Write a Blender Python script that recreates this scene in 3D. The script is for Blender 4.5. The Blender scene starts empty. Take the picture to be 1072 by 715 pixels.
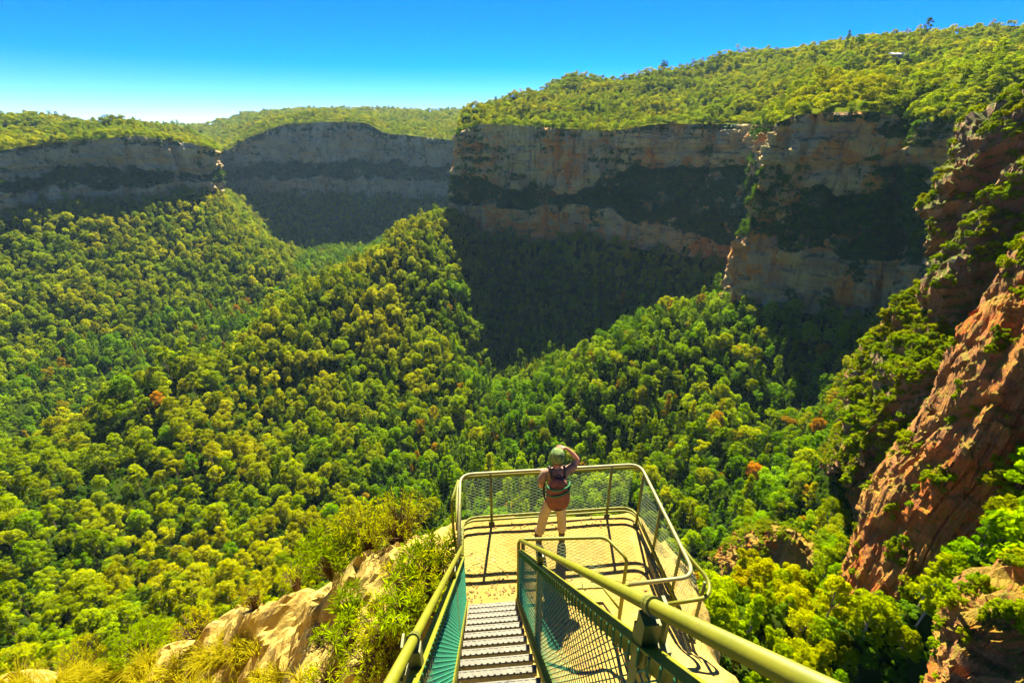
import bpy, bmesh, math, random
import numpy as np
from mathutils import Vector, Matrix
from mathutils.bvhtree import BVHTree
rng = np.random.default_rng(7); random.seed(7)
S = bpy.context.scene; COL = S.collection
R = math.radians
# ------------------------------------------------------------------ camera (16 mm lens standing on the stair)
F, CX, CY, PITCH, EYE = 480., 536., 357.5, R(24.8), 5.85
YAW = math.atan(36 / 480 / math.cos(PITCH))
def ray(px, py):
    u = (px - CX) / F; v = (py - CY) / F
    f = math.cos(PITCH) - v * math.sin(PITCH); d = math.sin(PITCH) + v * math.cos(PITCH)
    c, s = math.cos(YAW), math.sin(YAW)
    return np.array([u * c + f * s, -u * s + f * c, -d])
def PD(px, py, D):                       # point seen at px,py that stands D metres away
    r = ray(px, py); p = r * D / math.hypot(r[0], r[1]); p[2] += EYE; return p
def PZ(px, py, z):                       # point seen at px,py that lies at height z
    r = ray(px, py); p = r * ((z - EYE) / r[2]); p[2] += EYE; return p
def AZ(px, D, z):                        # heading of column px at the horizon, distance, height
    r = ray(px, 135.7); p = r * D / math.hypot(r[0], r[1]); p[2] = z; return p
def proj(p):
    p = np.atleast_2d(np.asarray(p, float)); c, s = math.cos(YAW), math.sin(YAW)
    u = p[:, 0] * c - p[:, 1] * s; f = p[:, 0] * s + p[:, 1] * c; z = p[:, 2] - EYE
    zc = f * math.cos(PITCH) - z * math.sin(PITCH); yc = -(f * math.sin(PITCH) + z * math.cos(PITCH))
    return CX + F * u / zc, CY + F * yc / zc, zc
cam = bpy.data.cameras.new('camera'); co = bpy.data.objects.new('camera', cam); COL.objects.link(co)
cam.sensor_width = 36; cam.lens = 36 * F / 1072; cam.clip_start = .05; cam.clip_end = 20000
co.location = (0, 0, EYE); co.rotation_euler = (math.pi / 2 - PITCH, 0, -YAW); S.camera = co
# ------------------------------------------------------------------ noise
def _h(i, j, k, s):
    n = (i * 374761393 + j * 668265263 + k * 2147483647 + s * 144269504) & 0xffffffff
    n = ((n ^ (n >> 13)) * 1274126177) & 0xffffffff
    n = (n ^ (n >> 16)); n = (n * 2246822519) & 0xffffffff; n ^= n >> 15
    return (n & 0xffff) / 32767.5 - 1.
def vn(p, s=0):
    p = np.asarray(p, float); i = np.floor(p).astype(np.int64); f = p - i; f = f * f * (3 - 2 * f)
    o = 0
    for a in (0, 1):
        for b in (0, 1):
            for c in (0, 1):
                w = (f[:, 0] if a else 1 - f[:, 0]) * (f[:, 1] if b else 1 - f[:, 1]) * (f[:, 2] if c else 1 - f[:, 2])
                o = o + w * _h(i[:, 0] + a, i[:, 1] + b, i[:, 2] + c, s)
    return o
def fbm(p, oct=4, s=0, gain=.5):
    p = np.asarray(p, float); o = 0; a = 1
    for k in range(oct):
        o = o + a * vn(p * 2.03 ** k + 17.3 * k, s + k); a *= gain
    return o
# ------------------------------------------------------------------ object helpers
def link(o, parent=None):
    COL.objects.link(o)
    if parent is not None: o.parent = parent
    return o
def mesh(name, V, Fc, mat=None, parent=None, smooth=False):
    me = bpy.data.meshes.new(name)
    me.from_pydata([tuple(v) for v in np.asarray(V).tolist()], [], [tuple(f) for f in (Fc.tolist() if hasattr(Fc, 'tolist') else Fc)])
    if mat: me.materials.append(mat)
    if smooth: me.polygons.foreach_set('use_smooth', [True] * len(me.polygons))
    me.update()
    return link(bpy.data.objects.new(name, me), parent)
def tag(o, label=None, cat=None, group=None, kind=None):
    if label: o['label'] = label
    if cat: o['category'] = cat
    if group: o['group'] = group
    if kind: o['kind'] = kind
    return o
def empty(name, loc, label, cat, group=None):
    o = bpy.data.objects.new(name, None); o.location = loc; o.empty_display_size = .2
    link(o); return tag(o, label, cat, group)
def gridF(n, m):
    i, j = np.meshgrid(np.arange(n - 1), np.arange(m - 1), indexing='ij'); a = (i * m + j).ravel()
    return np.stack([a, a + m, a + m + 1, a + 1], 1)
class MB:
    def __init__(s): s.V = []; s.F = []
    def add(s, V, Fc):
        b = len(s.V); s.V += [tuple(v) for v in V]; s.F += [tuple(b + i for i in f) for f in Fc]
    def box(s, c, size, M=None):
        x, y, z = np.array(size) / 2
        V = np.array([(a, b, d) for a in (-x, x) for b in (-y, y) for d in (-z, z)])
        if M is not None: V = V @ np.array(M).T
        s.add(V + np.array(c), [(0, 1, 3, 2), (4, 6, 7, 5), (0, 4, 5, 1), (2, 3, 7, 6), (0, 2, 6, 4), (1, 5, 7, 3)])
    def tube(s, pts, r, n=8, closed=False, cap=True):
        P = np.array(pts, float); N = len(P); rr = np.broadcast_to(np.array(r, float), (N,))
        T = np.gradient(P, axis=0)
        if closed: T = np.roll(P, -1, 0) - np.roll(P, 1, 0)
        T /= np.linalg.norm(T, axis=1)[:, None] + 1e-12
        a = np.array([0, 0, 1.]) if abs(T[0][2]) < .9 else np.array([1., 0, 0])
        u = np.cross(T[0], a); u /= np.linalg.norm(u); V = []
        for i in range(N):
            u = u - T[i] * u.dot(T[i]); u /= np.linalg.norm(u) + 1e-12; w = np.cross(T[i], u)
            for k in range(n):
                t = 2 * math.pi * k / n
                V.append(P[i] + rr[i] * (math.cos(t) * u + math.sin(t) * w))
        Fc = []
        for i in range(N if closed else N - 1):
            i2 = (i + 1) % N
            for k in range(n): Fc.append((i * n + k, i * n + (k + 1) % n, i2 * n + (k + 1) % n, i2 * n + k))
        if cap and not closed:
            Fc.append(tuple(range(n))[::-1]); Fc.append(tuple((N - 1) * n + k for k in range(n)))
        s.add(V, Fc)
    def build(s, name, mat, parent=None, smooth=False): return mesh(name, np.array(s.V), s.F, mat, parent, smooth)
def bend(pts, rad=.12, n=6):
    """polyline with rounded corners"""
    P = [np.array(p, float) for p in pts]; out = [P[0]]
    for i in range(1, len(P) - 1):
        a, b, c = P[i - 1], P[i], P[i + 1]
        la, lc = np.linalg.norm(a - b), np.linalg.norm(c - b); r = min(rad, la * .48, lc * .48)
        p, q = b + (a - b) / la * r, b + (c - b) / lc * r
        for k in range(n + 1):
            t = k / n; out.append((1 - t) ** 2 * p + 2 * t * (1 - t) * b + t * t * q)
    out.append(P[-1]); return np.array(out)
# ------------------------------------------------------------------ materials
def newmat(name):
    m = bpy.data.materials.new(name); m.use_nodes = True; nt = m.node_tree; nt.nodes.clear()
    return m, nt
class N:
    def __init__(s, nt): s.nt = nt
    def n(s, t, **k):
        o = s.nt.nodes.new(t)
        for a, b in k.items(): setattr(o, a, b)
        return o
    def l(s, a, b): s.nt.links.new(a, b)
    def put(s, sock, v):
        if hasattr(v, 'is_linked') or isinstance(v, bpy.types.NodeSocket): s.l(v, sock)
        else:
            if isinstance(v, tuple) and len(v) == 3 and sock.type == 'RGBA': v = v + (1,)
            sock.default_value = v
    def math(s, op, a, b=0., clamp=False):
        o = s.n('ShaderNodeMath', operation=op, use_clamp=clamp); s.put(o.inputs[0], a); s.put(o.inputs[1], b); return o.outputs[0]
    def mix(s, f, a, b, mode='MIX'):
        o = s.n('ShaderNodeMix', data_type='RGBA', blend_type=mode); s.put(o.inputs[0], f); s.put(o.inputs[6], a); s.put(o.inputs[7], b); return o.outputs[2]
    def noise(s, vec, scale, detail=4, rough=.55, w=None):
        o = s.n('ShaderNodeTexNoise'); s.put(o.inputs['Vector'], vec); o.inputs['Scale'].default_value = scale
        o.inputs['Detail'].default_value = detail; o.inputs['Roughness'].default_value = rough; return o.outputs['Fac']
    def vscale(s, vec, v):
        o = s.n('ShaderNodeVectorMath', operation='MULTIPLY'); s.l(vec, o.inputs[0]); o.inputs[1].default_value = v; return o.outputs[0]
    def ramp(s, f, lo, hi):
        o = s.n('ShaderNodeMapRange', clamp=True, interpolation_type='SMOOTHSTEP'); s.put(o.inputs[0], f); o.inputs[1].default_value = lo; o.inputs[2].default_value = hi; return o.outputs[0]
    def bump(s, h, strength, dist, normal=None):
        o = s.n('ShaderNodeBump'); s.l(h, o.inputs['Height']); o.inputs['Strength'].default_value = strength; o.inputs['Distance'].default_value = dist
        if normal is not None: s.l(normal, o.inputs['Normal'])
        return o.outputs[0]
    def principled(s, color, rough=.8, normal=None, metallic=0, spec=.3):
        b = s.n('ShaderNodeBsdfPrincipled'); s.put(b.inputs['Base Color'], color); s.put(b.inputs['Roughness'], rough)
        b.inputs['Metallic'].default_value = metallic; b.inputs['Specular IOR Level'].default_value = spec
        if normal is not None: s.l(normal, b.inputs['Normal'])
        return b.outputs[0]
    def out(s, sh):
        o = s.n('ShaderNodeOutputMaterial'); s.l(sh, o.inputs['Surface'])
def mat_leaf(name, cols, trans, var=.35, patch=0.012, rust=0.):
    """cols: three colours mixed by place and by tree; leaves let light through"""
    m, nt = newmat(name); q = N(nt)
    oi = q.n('ShaderNodeObjectInfo'); ge = q.n('ShaderNodeNewGeometry')
    pn = q.ramp(q.noise(oi.outputs['Location'], patch, 2), .35, .65)
    rnd = oi.outputs['Random']
    c = q.mix(pn, cols[0], cols[1])
    c = q.mix(q.math('MULTIPLY', q.ramp(rnd, .45, .95), .8), c, cols[2])
    if rust:
        r2 = q.math('FRACT', q.math('MULTIPLY', rnd, 37.7))
        c = q.mix(q.math('MULTIPLY', q.ramp(r2, 1 - rust, 1 - rust + .03), .75), c, (.32, .15, .004))
    isl = q.math('ADD', 1 - var / 2, q.math('MULTIPLY', ge.outputs['Random Per Island'], var))
    r3 = q.math('ADD', .75, q.math('MULTIPLY', q.math('FRACT', q.math('MULTIPLY', rnd, 91.3)), .5))
    f = q.math('MULTIPLY', isl, r3)
    g = q.n('ShaderNodeCombineColor'); [q.l(f, g.inputs[i]) for i in range(3)]
    c = q.mix(1., c, g.outputs[0], 'MULTIPLY')
    d = q.n('ShaderNodeBsdfDiffuse'); q.l(c, d.inputs[0])
    t = q.n('ShaderNodeBsdfTranslucent'); q.l(q.mix(1., c, trans, 'MULTIPLY'), t.inputs[0])
    mx = q.n('ShaderNodeMixShader'); mx.inputs[0].default_value = .5; q.l(d.outputs[0], mx.inputs[1]); q.l(t.outputs[0], mx.inputs[2])
    q.out(mx.outputs[0]); return m
def mat_rock(name, cream, orange, grey, dark, sc=1., veg=(.02, .05, .006), vegamt=1., strata=(.0, .0, 1.), red=.5, stain=.6, ledge=False):
    """bedded sandstone: bands along the bedding, stains running down it, heath on the flat ledges"""
    m, nt = newmat(name); q = N(nt)
    ge = q.n('ShaderNodeNewGeometry'); P = ge.outputs['Position']
    dot = q.n('ShaderNodeVectorMath', operation='DOT_PRODUCT'); q.l(P, dot.inputs[0]); dot.inputs[1].default_value = strata
    h = q.math('ADD', dot.outputs['Value'], q.math('MULTIPLY', q.noise(P, .02 / sc, 3), 14 * sc))
    cb = q.n('ShaderNodeCombineXYZ'); q.l(h, cb.inputs[2])
    hx = q.vscale(P, (.08, .08, 0.)); ad = q.n('ShaderNodeVectorMath', operation='ADD'); q.l(cb.outputs[0], ad.inputs[0]); q.l(hx, ad.inputs[1])
    band = q.noise(ad.outputs[0], .09 / sc, 5, .65)
    fine = q.noise(ad.outputs[0], .38 / sc, 5, .65)
    big = q.noise(P, .018 / sc, 4, .6)
    streak = q.noise(q.vscale(P, (.13 / sc, .13 / sc, .014 / sc)), 1., 6, .68)
    grain = q.noise(P, 1.1 / sc, 5, .65)
    c = q.mix(q.ramp(band, .36, .62), cream, grey)
    c = q.mix(q.math('MULTIPLY', q.ramp(big, .47, .56), red), c, orange)
    c = q.mix(q.math('MULTIPLY', q.ramp(fine, .57, .64), .8), c, dark)
    vb = q.n('ShaderNodeTexVoronoi'); q.l(q.vscale(P, (.055 / sc, .055 / sc, .075 / sc)), vb.inputs['Vector']); vb.inputs['Scale'].default_value = 1.; vs = q.n('ShaderNodeSeparateColor'); q.l(vb.outputs['Color'], vs.inputs[0])
    c = q.mix(q.math('MULTIPLY', q.ramp(vs.outputs[0], .6, .62), .55), c, cream); c = q.mix(q.math('MULTIPLY', q.ramp(vs.outputs[1], .72, .74), .5), c, grey)
    c = q.mix(q.math('MULTIPLY', q.ramp(streak, .54, .63), stain), c, dark)
    c = q.mix(q.math('MULTIPLY', q.ramp(grain, .4, .8), .25), c, dark)
    nz = q.n('ShaderNodeSeparateXYZ'); q.l(ge.outputs['Normal'], nz.inputs[0])
    vg = q.math('ADD', nz.outputs[2], q.math('MULTIPLY', q.math('SUBTRACT', q.noise(P, .06 / sc, 4, .7), .5), .9))
    vm = q.math('MULTIPLY', q.ramp(vg, .42, .6), vegamt)
    if ledge:
        at = q.n('ShaderNodeAttribute', attribute_name='ledge'); lm = q.math('ADD', at.outputs['Fac'], q.math('MULTIPLY', q.math('SUBTRACT', q.noise(P, .03, 6, .75), .5), 2.6))
        vm = q.math('MAXIMUM', q.math('MULTIPLY', q.ramp(vg, .75, 1.), .7), q.ramp(lm, .5, .6))
    c = q.mix(vm, c, veg)
    hh = q.math('ADD', q.math('MULTIPLY', fine, 2.2), q.math('ADD', grain, q.math('MULTIPLY', q.noise(P, .3 / sc, 4), 1.2)))
    q.out(q.principled(c, .9, q.bump(hh, 1., 2.6 * sc), spec=.15)); return m
def mat_simple(name, a, b, scale=6., rough=.6, metallic=0., bump=.2, bd=.01, spec=.3, dirt=None):
    m, nt = newmat(name); q = N(nt); ge = q.n('ShaderNodeTexCoord')
    nz = q.noise(ge.outputs['Object'], scale, 5, .6)
    c = q.mix(q.ramp(nz, .35, .65), a, b)
    if dirt:
        c = q.mix(q.math('MULTIPLY', q.ramp(q.noise(ge.outputs['Object'], scale * 3.1, 5, .7), .55, .68), .8), c, dirt)
    q.out(q.principled(c, rough, q.bump(q.noise(ge.outputs['Object'], scale * 5, 4), bump, bd), metallic, spec)); return m
HAZE = .000024
# ------------------------------------------------------------------ sun, sky
SUN_AZ = math.atan2(*ray(572, 135)[:2]); SUN_EL = R(44.5)       # azimuth clockwise from +Y
sd = np.array([math.sin(SUN_AZ) * math.cos(SUN_EL), math.cos(SUN_AZ) * math.cos(SUN_EL), math.sin(SUN_EL)])
sl = bpy.data.lights.new('sun', 'SUN'); sl.energy = 5; sl.angle = R(.53); sl.color = (1, .93, .78)
so = link(bpy.data.objects.new('sun', sl)); so.rotation_euler = Vector(sd).to_track_quat('Z', 'Y').to_euler(); so.location = (0, 0, 300)
W = bpy.data.worlds.new('World'); S.world = W; W.use_nodes = True; q = N(W.node_tree)
for n_ in list(W.node_tree.nodes): W.node_tree.nodes.remove(n_)
sky = q.n('ShaderNodeTexSky', sky_type='NISHITA'); sky.sun_disc = False; sky.sun_elevation = SUN_EL; sky.sun_rotation = SUN_AZ
sky.altitude = 2000; sky.air_density = .6; sky.dust_density = 0; sky.ozone_density = 6
hs = q.n('ShaderNodeHueSaturation'); hs.inputs['Saturation'].default_value = 1.36; hs.inputs['Hue'].default_value = .519; q.l(sky.outputs[0], hs.inputs['Color'])
bg = q.n('ShaderNodeBackground'); bg.inputs[1].default_value = .064; q.l(hs.outputs[0], bg.inputs[0])
wo = q.n('ShaderNodeOutputWorld'); q.l(bg.outputs[0], wo.inputs[0])
S.view_settings.view_transform = 'Standard'; S.view_settings.look = 'None'; S.view_settings.exposure = 2.3; S.view_settings.gamma = 1
S.render.engine = 'CYCLES'; S.cycles.use_denoising = True; S.cycles.max_bounces = 6; S.cycles.diffuse_bounces = 3; S.cycles.transmission_bounces = 4
S.cycles.transparent_max_bounces = 8; S.cycles.volume_bounces = 0; S.cycles.use_adaptive_sampling = True; S.cycles.adaptive_threshold = .015
# ------------------------------------------------------------------ materials of the land
M_ground = mat_simple('forest_floor', (.012, .026, .002), (.022, .032, .003), .03, 1., bump=.6, bd=1., spec=0)
M_heath = mat_simple('heath', (.075, .10, .004), (.12, .13, .006), .02, 1., bump=.8, bd=2., spec=0, dirt=(.05, .08, .004))
M_cliff = mat_rock('sandstone_cliff', (.86, .60, .16), (.86, .30, .02), (.58, .40, .17), (.15, .10, .045), 1., veg=(.035, .09, .01), red=.85, stain=.55, ledge=True)
M_far = mat_rock('far_sandstone', (.74, .54, .22), (.74, .36, .08), (.56, .42, .20), (.16, .12, .07), 1.2, veg=(.02, .07, .012), red=.6, ledge=True)
M_red = mat_rock('red_sandstone', (.56, .24, .04), (.62, .15, .014), (.33, .14, .045), (.09, .035, .014), .2, veg=(.16, .20, .003), vegamt=.55, strata=(-.45, .25, .86), red=.9, stain=.35)
M_spur = mat_rock('spur_sandstone', (.44, .25, .08), (.46, .17, .03), (.25, .15, .065), (.09, .055, .028), .4, veg=(.13, .16, .006), vegamt=.9, strata=(-.4, .2, .86), red=.7, stain=.45)
# ------------------------------------------------------------------ the lie of the land: control points (pixel column, row, metres away)
CP = [(471,218,800),(409,257,700),(357,292,630),(285,332,550),(190,386,470),(128,426,430),(0,497,380),(-120,560,350),
 (462,300,585),(470,380,455),(466,262,680),(425,300,590),(430,380,465),(350,400,440),(250,440,400),(350,480,330),(200,500,330),(100,500,350),(30,560,290),(150,600,240),(280,580,230),(30,680,195),(150,690,165),(250,640,170),(440,450,370),(400,540,270),
 (20,430,640),(50,350,780),(50,290,920),(150,350,760),(150,280,930),(200,320,820),(250,300,850),(215,213,1120),(250,245,1020),(290,280,920),(220,260,980),(0,262,1000),(100,250,1010),(-80,270,980),
 (330,283,1000),(390,262,1150),(285,251,1350),(390,253,1330),(440,250,1200),
 (500,400,500),(505,300,700),(505,262,765),(520,340,630),(560,370,560),(600,330,620),(700,330,590),(600,388,520),(600,290,680),(700,290,640),(520,270,740),
 (760,318,500),(700,342,455),(640,370,420),(580,412,390),(540,445,360),(790,400,390),(850,420,380),(880,370,400),
 (850,480,280),(850,560,190),(850,640,130),(850,715,95),(750,480,290),(750,560,215),(750,640,160),(700,430,360),(620,460,330),(560,480,310),(480,480,310),(650,520,250),(920,420,260),(940,370,330),
 (905,560,140),(890,660,100)]
CZ = [(357,800,-250),(285,760,-255),(190,640,-262),(128,600,-265),(0,540,-265),(409,900,-240),(471,980,-190),(260,1250,-255),(300,1150,-262),(-120,520,-260),
 (700,545,-212),(640,500,-238),(600,510,-250),(50,45,-75),(250,45,-75),(450,45,-75),(600,45,-75),(750,45,-75),(250,100,-150),(450,100,-155),(600,110,-165),(700,100,-150),(20,110,-145),
 (1000,90,-90),(1072,70,-70),(1072,240,-70),(1072,300,-75),(1072,400,-85),(1200,240,-40),(1200,120,-30),(-150,45,-70),(-150,110,-130),(1300,60,-30)]
# cliffs: every station = rim, foot of the upper cliff, top of the lower cliff, foot (px, row, metres)
BIG = [[(484,140,1250),(484,190,1250),(484,207,1245),(484,224,1240)],
 [(479,140,866),(477,193,862),(475,208,850),(474,232,846)],
 [(500,131,840),(500,193,836),(499,209,822),(498,240,818)],
 [(530,131,812),(530,197,808),(529,213,795),(528,250,790)],
 [(560,133,800),(560,199,796),(560,216,782),(560,254,778)],
 [(606,136,778),(606,201,773),(606,218,757),(606,252,752)],
 [(641,137,768),(641,183,763),(641,219,738),(641,256,733)],
 [(690,130,770),(690,173,765),(690,238,718),(690,263,713)],
 [(740,130,755),(740,171,750),(740,252,696),(740,272,691)],
 [(785,130,715),(782,171,710),(775,265,655),(775,287,650)],
 [(799,131,610),(790,172,602),(772,262,590),(757,306,580)],
 [(804,131,528),(790,180,521),(771,255,510),(758,314,503)],
 [(835,120,505),(832,205,498),(826,252,484),(812,326,477)],
 [(900,117,500),(900,195,494),(890,265,462),(880,340,456)],
 [(936,119,510),(934,197,502),(928,275,462),(922,352,456)],
 [(944,124,545),(942,197,535),(938,278,470),(934,358,462)],
 [(955,127,492),(953,192,484),(952,280,440),(948,362,428)],
 [(1003,127,470),(1003,194,463),(1000,290,412),(1000,375,402)],
 [(1080,125,430),(1080,200,424),(1080,300,380),(1080,395,370)],
 [(1200,120,400),(1200,210,394),(1200,310,350),(1200,410,340)]]
BIGTOP = [[(492,128,1330),(505,124,1500)],[(486,127,960),(492,124,1300)],[(506,119,960),(508,117,1250)],[(535,112,960),(535,104,1250)],[(563,113,960),(562,97,1280)],[(604,118,940),(602,88,1290)],[(641,116,940),(640,81,1300)],[(690,112,930),(690,74,1320)],[(740,110,920),(740,69,1330)],[(786,108,900),(785,65,1330)],
 [(800,106,860),(800,63,1330)],[(812,104,800),(815,61,1320)],[(842,95,740),(845,57,1300)],[(902,88,720),(905,48,1260)],[(938,84,720),(938,44,1240)],[(946,84,720),(948,42,1230)],[(960,84,700),(962,40,1220)],[(1006,80,680),(1005,33,1200)],[(1082,78,640),(1082,19,1150)],[(1200,80,600),(1200,10,1100)]]
LEFTC = [[(-160,168,1080),(-160,196,1078),(-160,205,1062),(-160,240,1058)],[(-60,168,1070),(-60,192,1068),(-60,203,1052),(-60,236,1048)],
 [(0,158,1070),(0,188,1067),(0,199,1050),(0,228,1046)],[(40,152,1085),(40,186,1082),(40,198,1066),(40,224,1062)],[(71,148,1090),(71,184,1087),(71,196,1071),(71,221,1067)],
 [(105,146,1120),(105,182,1117),(105,194,1100),(105,216,1096)],[(143,143,1125),(143,180,1122),(143,192,1108),(143,212,1104)],[(185,148,1150),(185,181,1147),(185,192,1136),(185,206,1132)],
 [(215,154,1165),(215,182,1162),(215,192,1155),(215,202,1152)],[(227,158,1180),(226,184,1178),(226,192,1172),(226,201,1170)],[(229,159,1400),(229,184,1400),(229,192,1398),(229,200,1396)]]
LEFTTOP = [[(-160,140,1300),(-160,126,1800)],[(-60,138,1280),(-60,124,1800)],[(0,138,1260),(0,126,1800)],[(40,138,1270),(40,128,1800)],[(71,138,1270),(71,130,1800)],[(105,138,1290),(105,132,1800)],[(143,139,1300),(143,134,1800)],[(185,144,1320),(185,138,1750)],[(215,151,1330),(215,146,1700)],[(227,156,1340),(227,152,1650)],[(230,158,1500),(231,156,1650)]]
MIDC = [[(150,163,1900),(150,180,1898),(150,190,1885),(150,204,1880)],[(222,160,1780),(222,178,1778),(222,188,1765),(222,202,1760)],[(240,157,1720),(240,178,1718),(240,188,1702),(240,203,1698)],[(266,143,1640),(266,175,1637),(266,186,1615),(266,205,1610)],
 [(295,131,1590),(295,172,1587),(295,184,1560),(295,207,1555)],[(342,128,1550),(342,170,1547),(342,184,1515),(342,208,1510)],[(382,129,1540),(388,170,1537),(388,186,1500),(388,209,1495)],
 [(404,140,1560),(396,172,1557),(396,186,1525),(396,209,1520)],[(428,142,1540),(428,174,1537),(428,186,1500),(428,209,1496)],[(476,147,1530),(476,176,1527),(476,188,1490),(476,209,1486)],[(530,147,1560),(530,176,1557),(530,188,1525),(530,209,1520)]]
MIDTOP = [[(150,155,2300),(120,133,3400)],[(224,152,2000),(212,134,3200)],[(242,146,2000),(240,125,3200)],[(268,136,1950),(266,121,3200)],[(296,128,1900),(295,119,3300)],[(342,124,1900),(342,118,3300)],[(390,124,1900),(390,117,3300)],[(398,128,1950),(398,117,3300)],[(430,128,1950),(430,118,3300)],[(478,129,1950),(478,119,3300)],[(532,129,1950),(532,119,3300)]]
cp = [PD(*c) for c in CP] + [AZ(*c) for c in CZ]
for st in BIG + LEFTC + MIDC: cp.append(PD(*st[3]))
cp = np.array(cp)
def fwd(xy):                                    # heading from the camera and log of distance
    a = np.arctan2(xy[:, 0], xy[:, 1]); d = np.log(np.hypot(xy[:, 0], xy[:, 1]) + 1e-6); return np.stack([a * 1.6, d], 1)
class RBF:
    def __init__(s, q, z, lam=1e-4):
        s.q = q; n = len(q); d = np.linalg.norm(q[:, None] - q[None], axis=2)
        A = np.zeros((n + 3, n + 3)); A[:n, :n] = s.k(d) + lam * np.eye(n); A[:n, n] = 1; A[n, :n] = 1; A[:n, n + 1:] = q; A[n + 1:, :n] = q.T
        s.w = np.linalg.solve(A, np.append(z, [0, 0, 0]))
    def k(s, d): return np.where(d > 1e-9, d * d * np.log(d + 1e-12), 0)
    def __call__(s, p):
        o = []
        for i in range(0, len(p), 20000):
            c = p[i:i + 20000]; d = np.linalg.norm(c[:, None] - s.q[None], axis=2)
            o.append(s.k(d) @ s.w[:-3] + s.w[-3] + c @ s.w[-2:])
        return np.concatenate(o)
rb = RBF(fwd(cp[:, :2]), cp[:, 2], 2e-3)
def ground_z(xy):
    z = rb(fwd(xy)); D = np.hypot(xy[:, 0], xy[:, 1])
    p = np.concatenate([xy, np.zeros((len(xy), 1))], 1)
    a = np.clip(D / 300, .1, 1)
    z = np.minimum(z, -72 + np.clip((D - 58) / 50, 0, 1) ** 2 * 140)
    return np.clip(z, -300, 60) + a * (9 * fbm(p / 90, 3, 5) + 3 * fbm(p / 22, 2, 9))
na, nr = 430, 300
aa = np.linspace(R(-70), R(68), na); rr_ = np.exp(np.linspace(math.log(14), math.log(2300), nr))
A_, R_ = np.meshgrid(aa, rr_, indexing='ij')
gx, gy = (R_ * np.sin(A_)).ravel(), (R_ * np.cos(A_)).ravel()
gz = ground_z(np.stack([gx, gy], 1)); GV = np.stack([gx, gy, gz], 1); GF = gridF(na, nr)
o = mesh('valley_ground', GV, GF, M_ground, smooth=True); tag(o, kind='structure')
# outermost ground reaches the horizon, far below the tablelands
t_ = np.linspace(0, 2 * math.pi, 97)[:-1]
rad = [2200, 9000]; V = [(r_ * math.sin(t), r_ * math.cos(t), -330 if r_ < 5000 else -420) for r_ in rad for t in t_]
o = mesh('ground', V, [(i, (i + 1) % 96, 96 + (i + 1) % 96, 96 + i) for i in range(96)], M_ground); tag(o, kind='structure')
# ------------------------------------------------------------------ cliffs as lofts
def cr(P, n_per):
    """smooth curve through stations (k,rows,3) -> resampled"""
    P = np.asarray(P, float); out = []
    for i in range(len(P) - 1):
        a, b, c, d = P[max(i - 1, 0)], P[i], P[i + 1], P[min(i + 2, len(P) - 1)]
        L = np.linalg.norm((b - c)[len(b) // 2]); n = max(2, int(L / n_per))
        for t in np.arange(n) / n:
            h = .5 * ((2 * b) + (c - a) * t + (2 * a - 5 * b + 4 * c - d) * t * t + (3 * b - a - 3 * c + d) * t ** 3)
            lin = b + (c - b) * t
            out.append(.5 * h + .5 * lin)
    out.append(P[-1]); return np.array(out)
def rows(Pts, ns):
    """Pts (cols, k, 3) -> subdivide between rows with ns[i] pieces"""
    out = []
    for i, n in enumerate(ns):
        for t in np.arange(n) / n: out.append(Pts[:, i] * (1 - t) + Pts[:, i + 1] * t)
    out.append(Pts[:, -1]); return np.stack(out, 1)
def normals(G):
    du = np.gradient(G, axis=0); dv = np.gradient(G, axis=1); n = np.cross(du, dv); n /= np.linalg.norm(n, axis=2)[..., None] + 1e-9; return n
LOFT = {}
def blocks(p, size, seed, tilt=0.):
    a = .5 + tilt; c, s_ = math.cos(a), math.sin(a); w = p + .18 * size[0] * np.stack([fbm(p / size[0], 2, seed + i) for i in range(3)], 1)
    x, y = w[:, 0] * c - w[:, 1] * s_, w[:, 0] * s_ + w[:, 1] * c; z = w[:, 2]; k = np.floor(z / size[2])
    return _h(np.floor(x / size[0] + .37 * k).astype(np.int64), np.floor(y / size[1] + .61 * k).astype(np.int64), k.astype(np.int64), seed)
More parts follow.
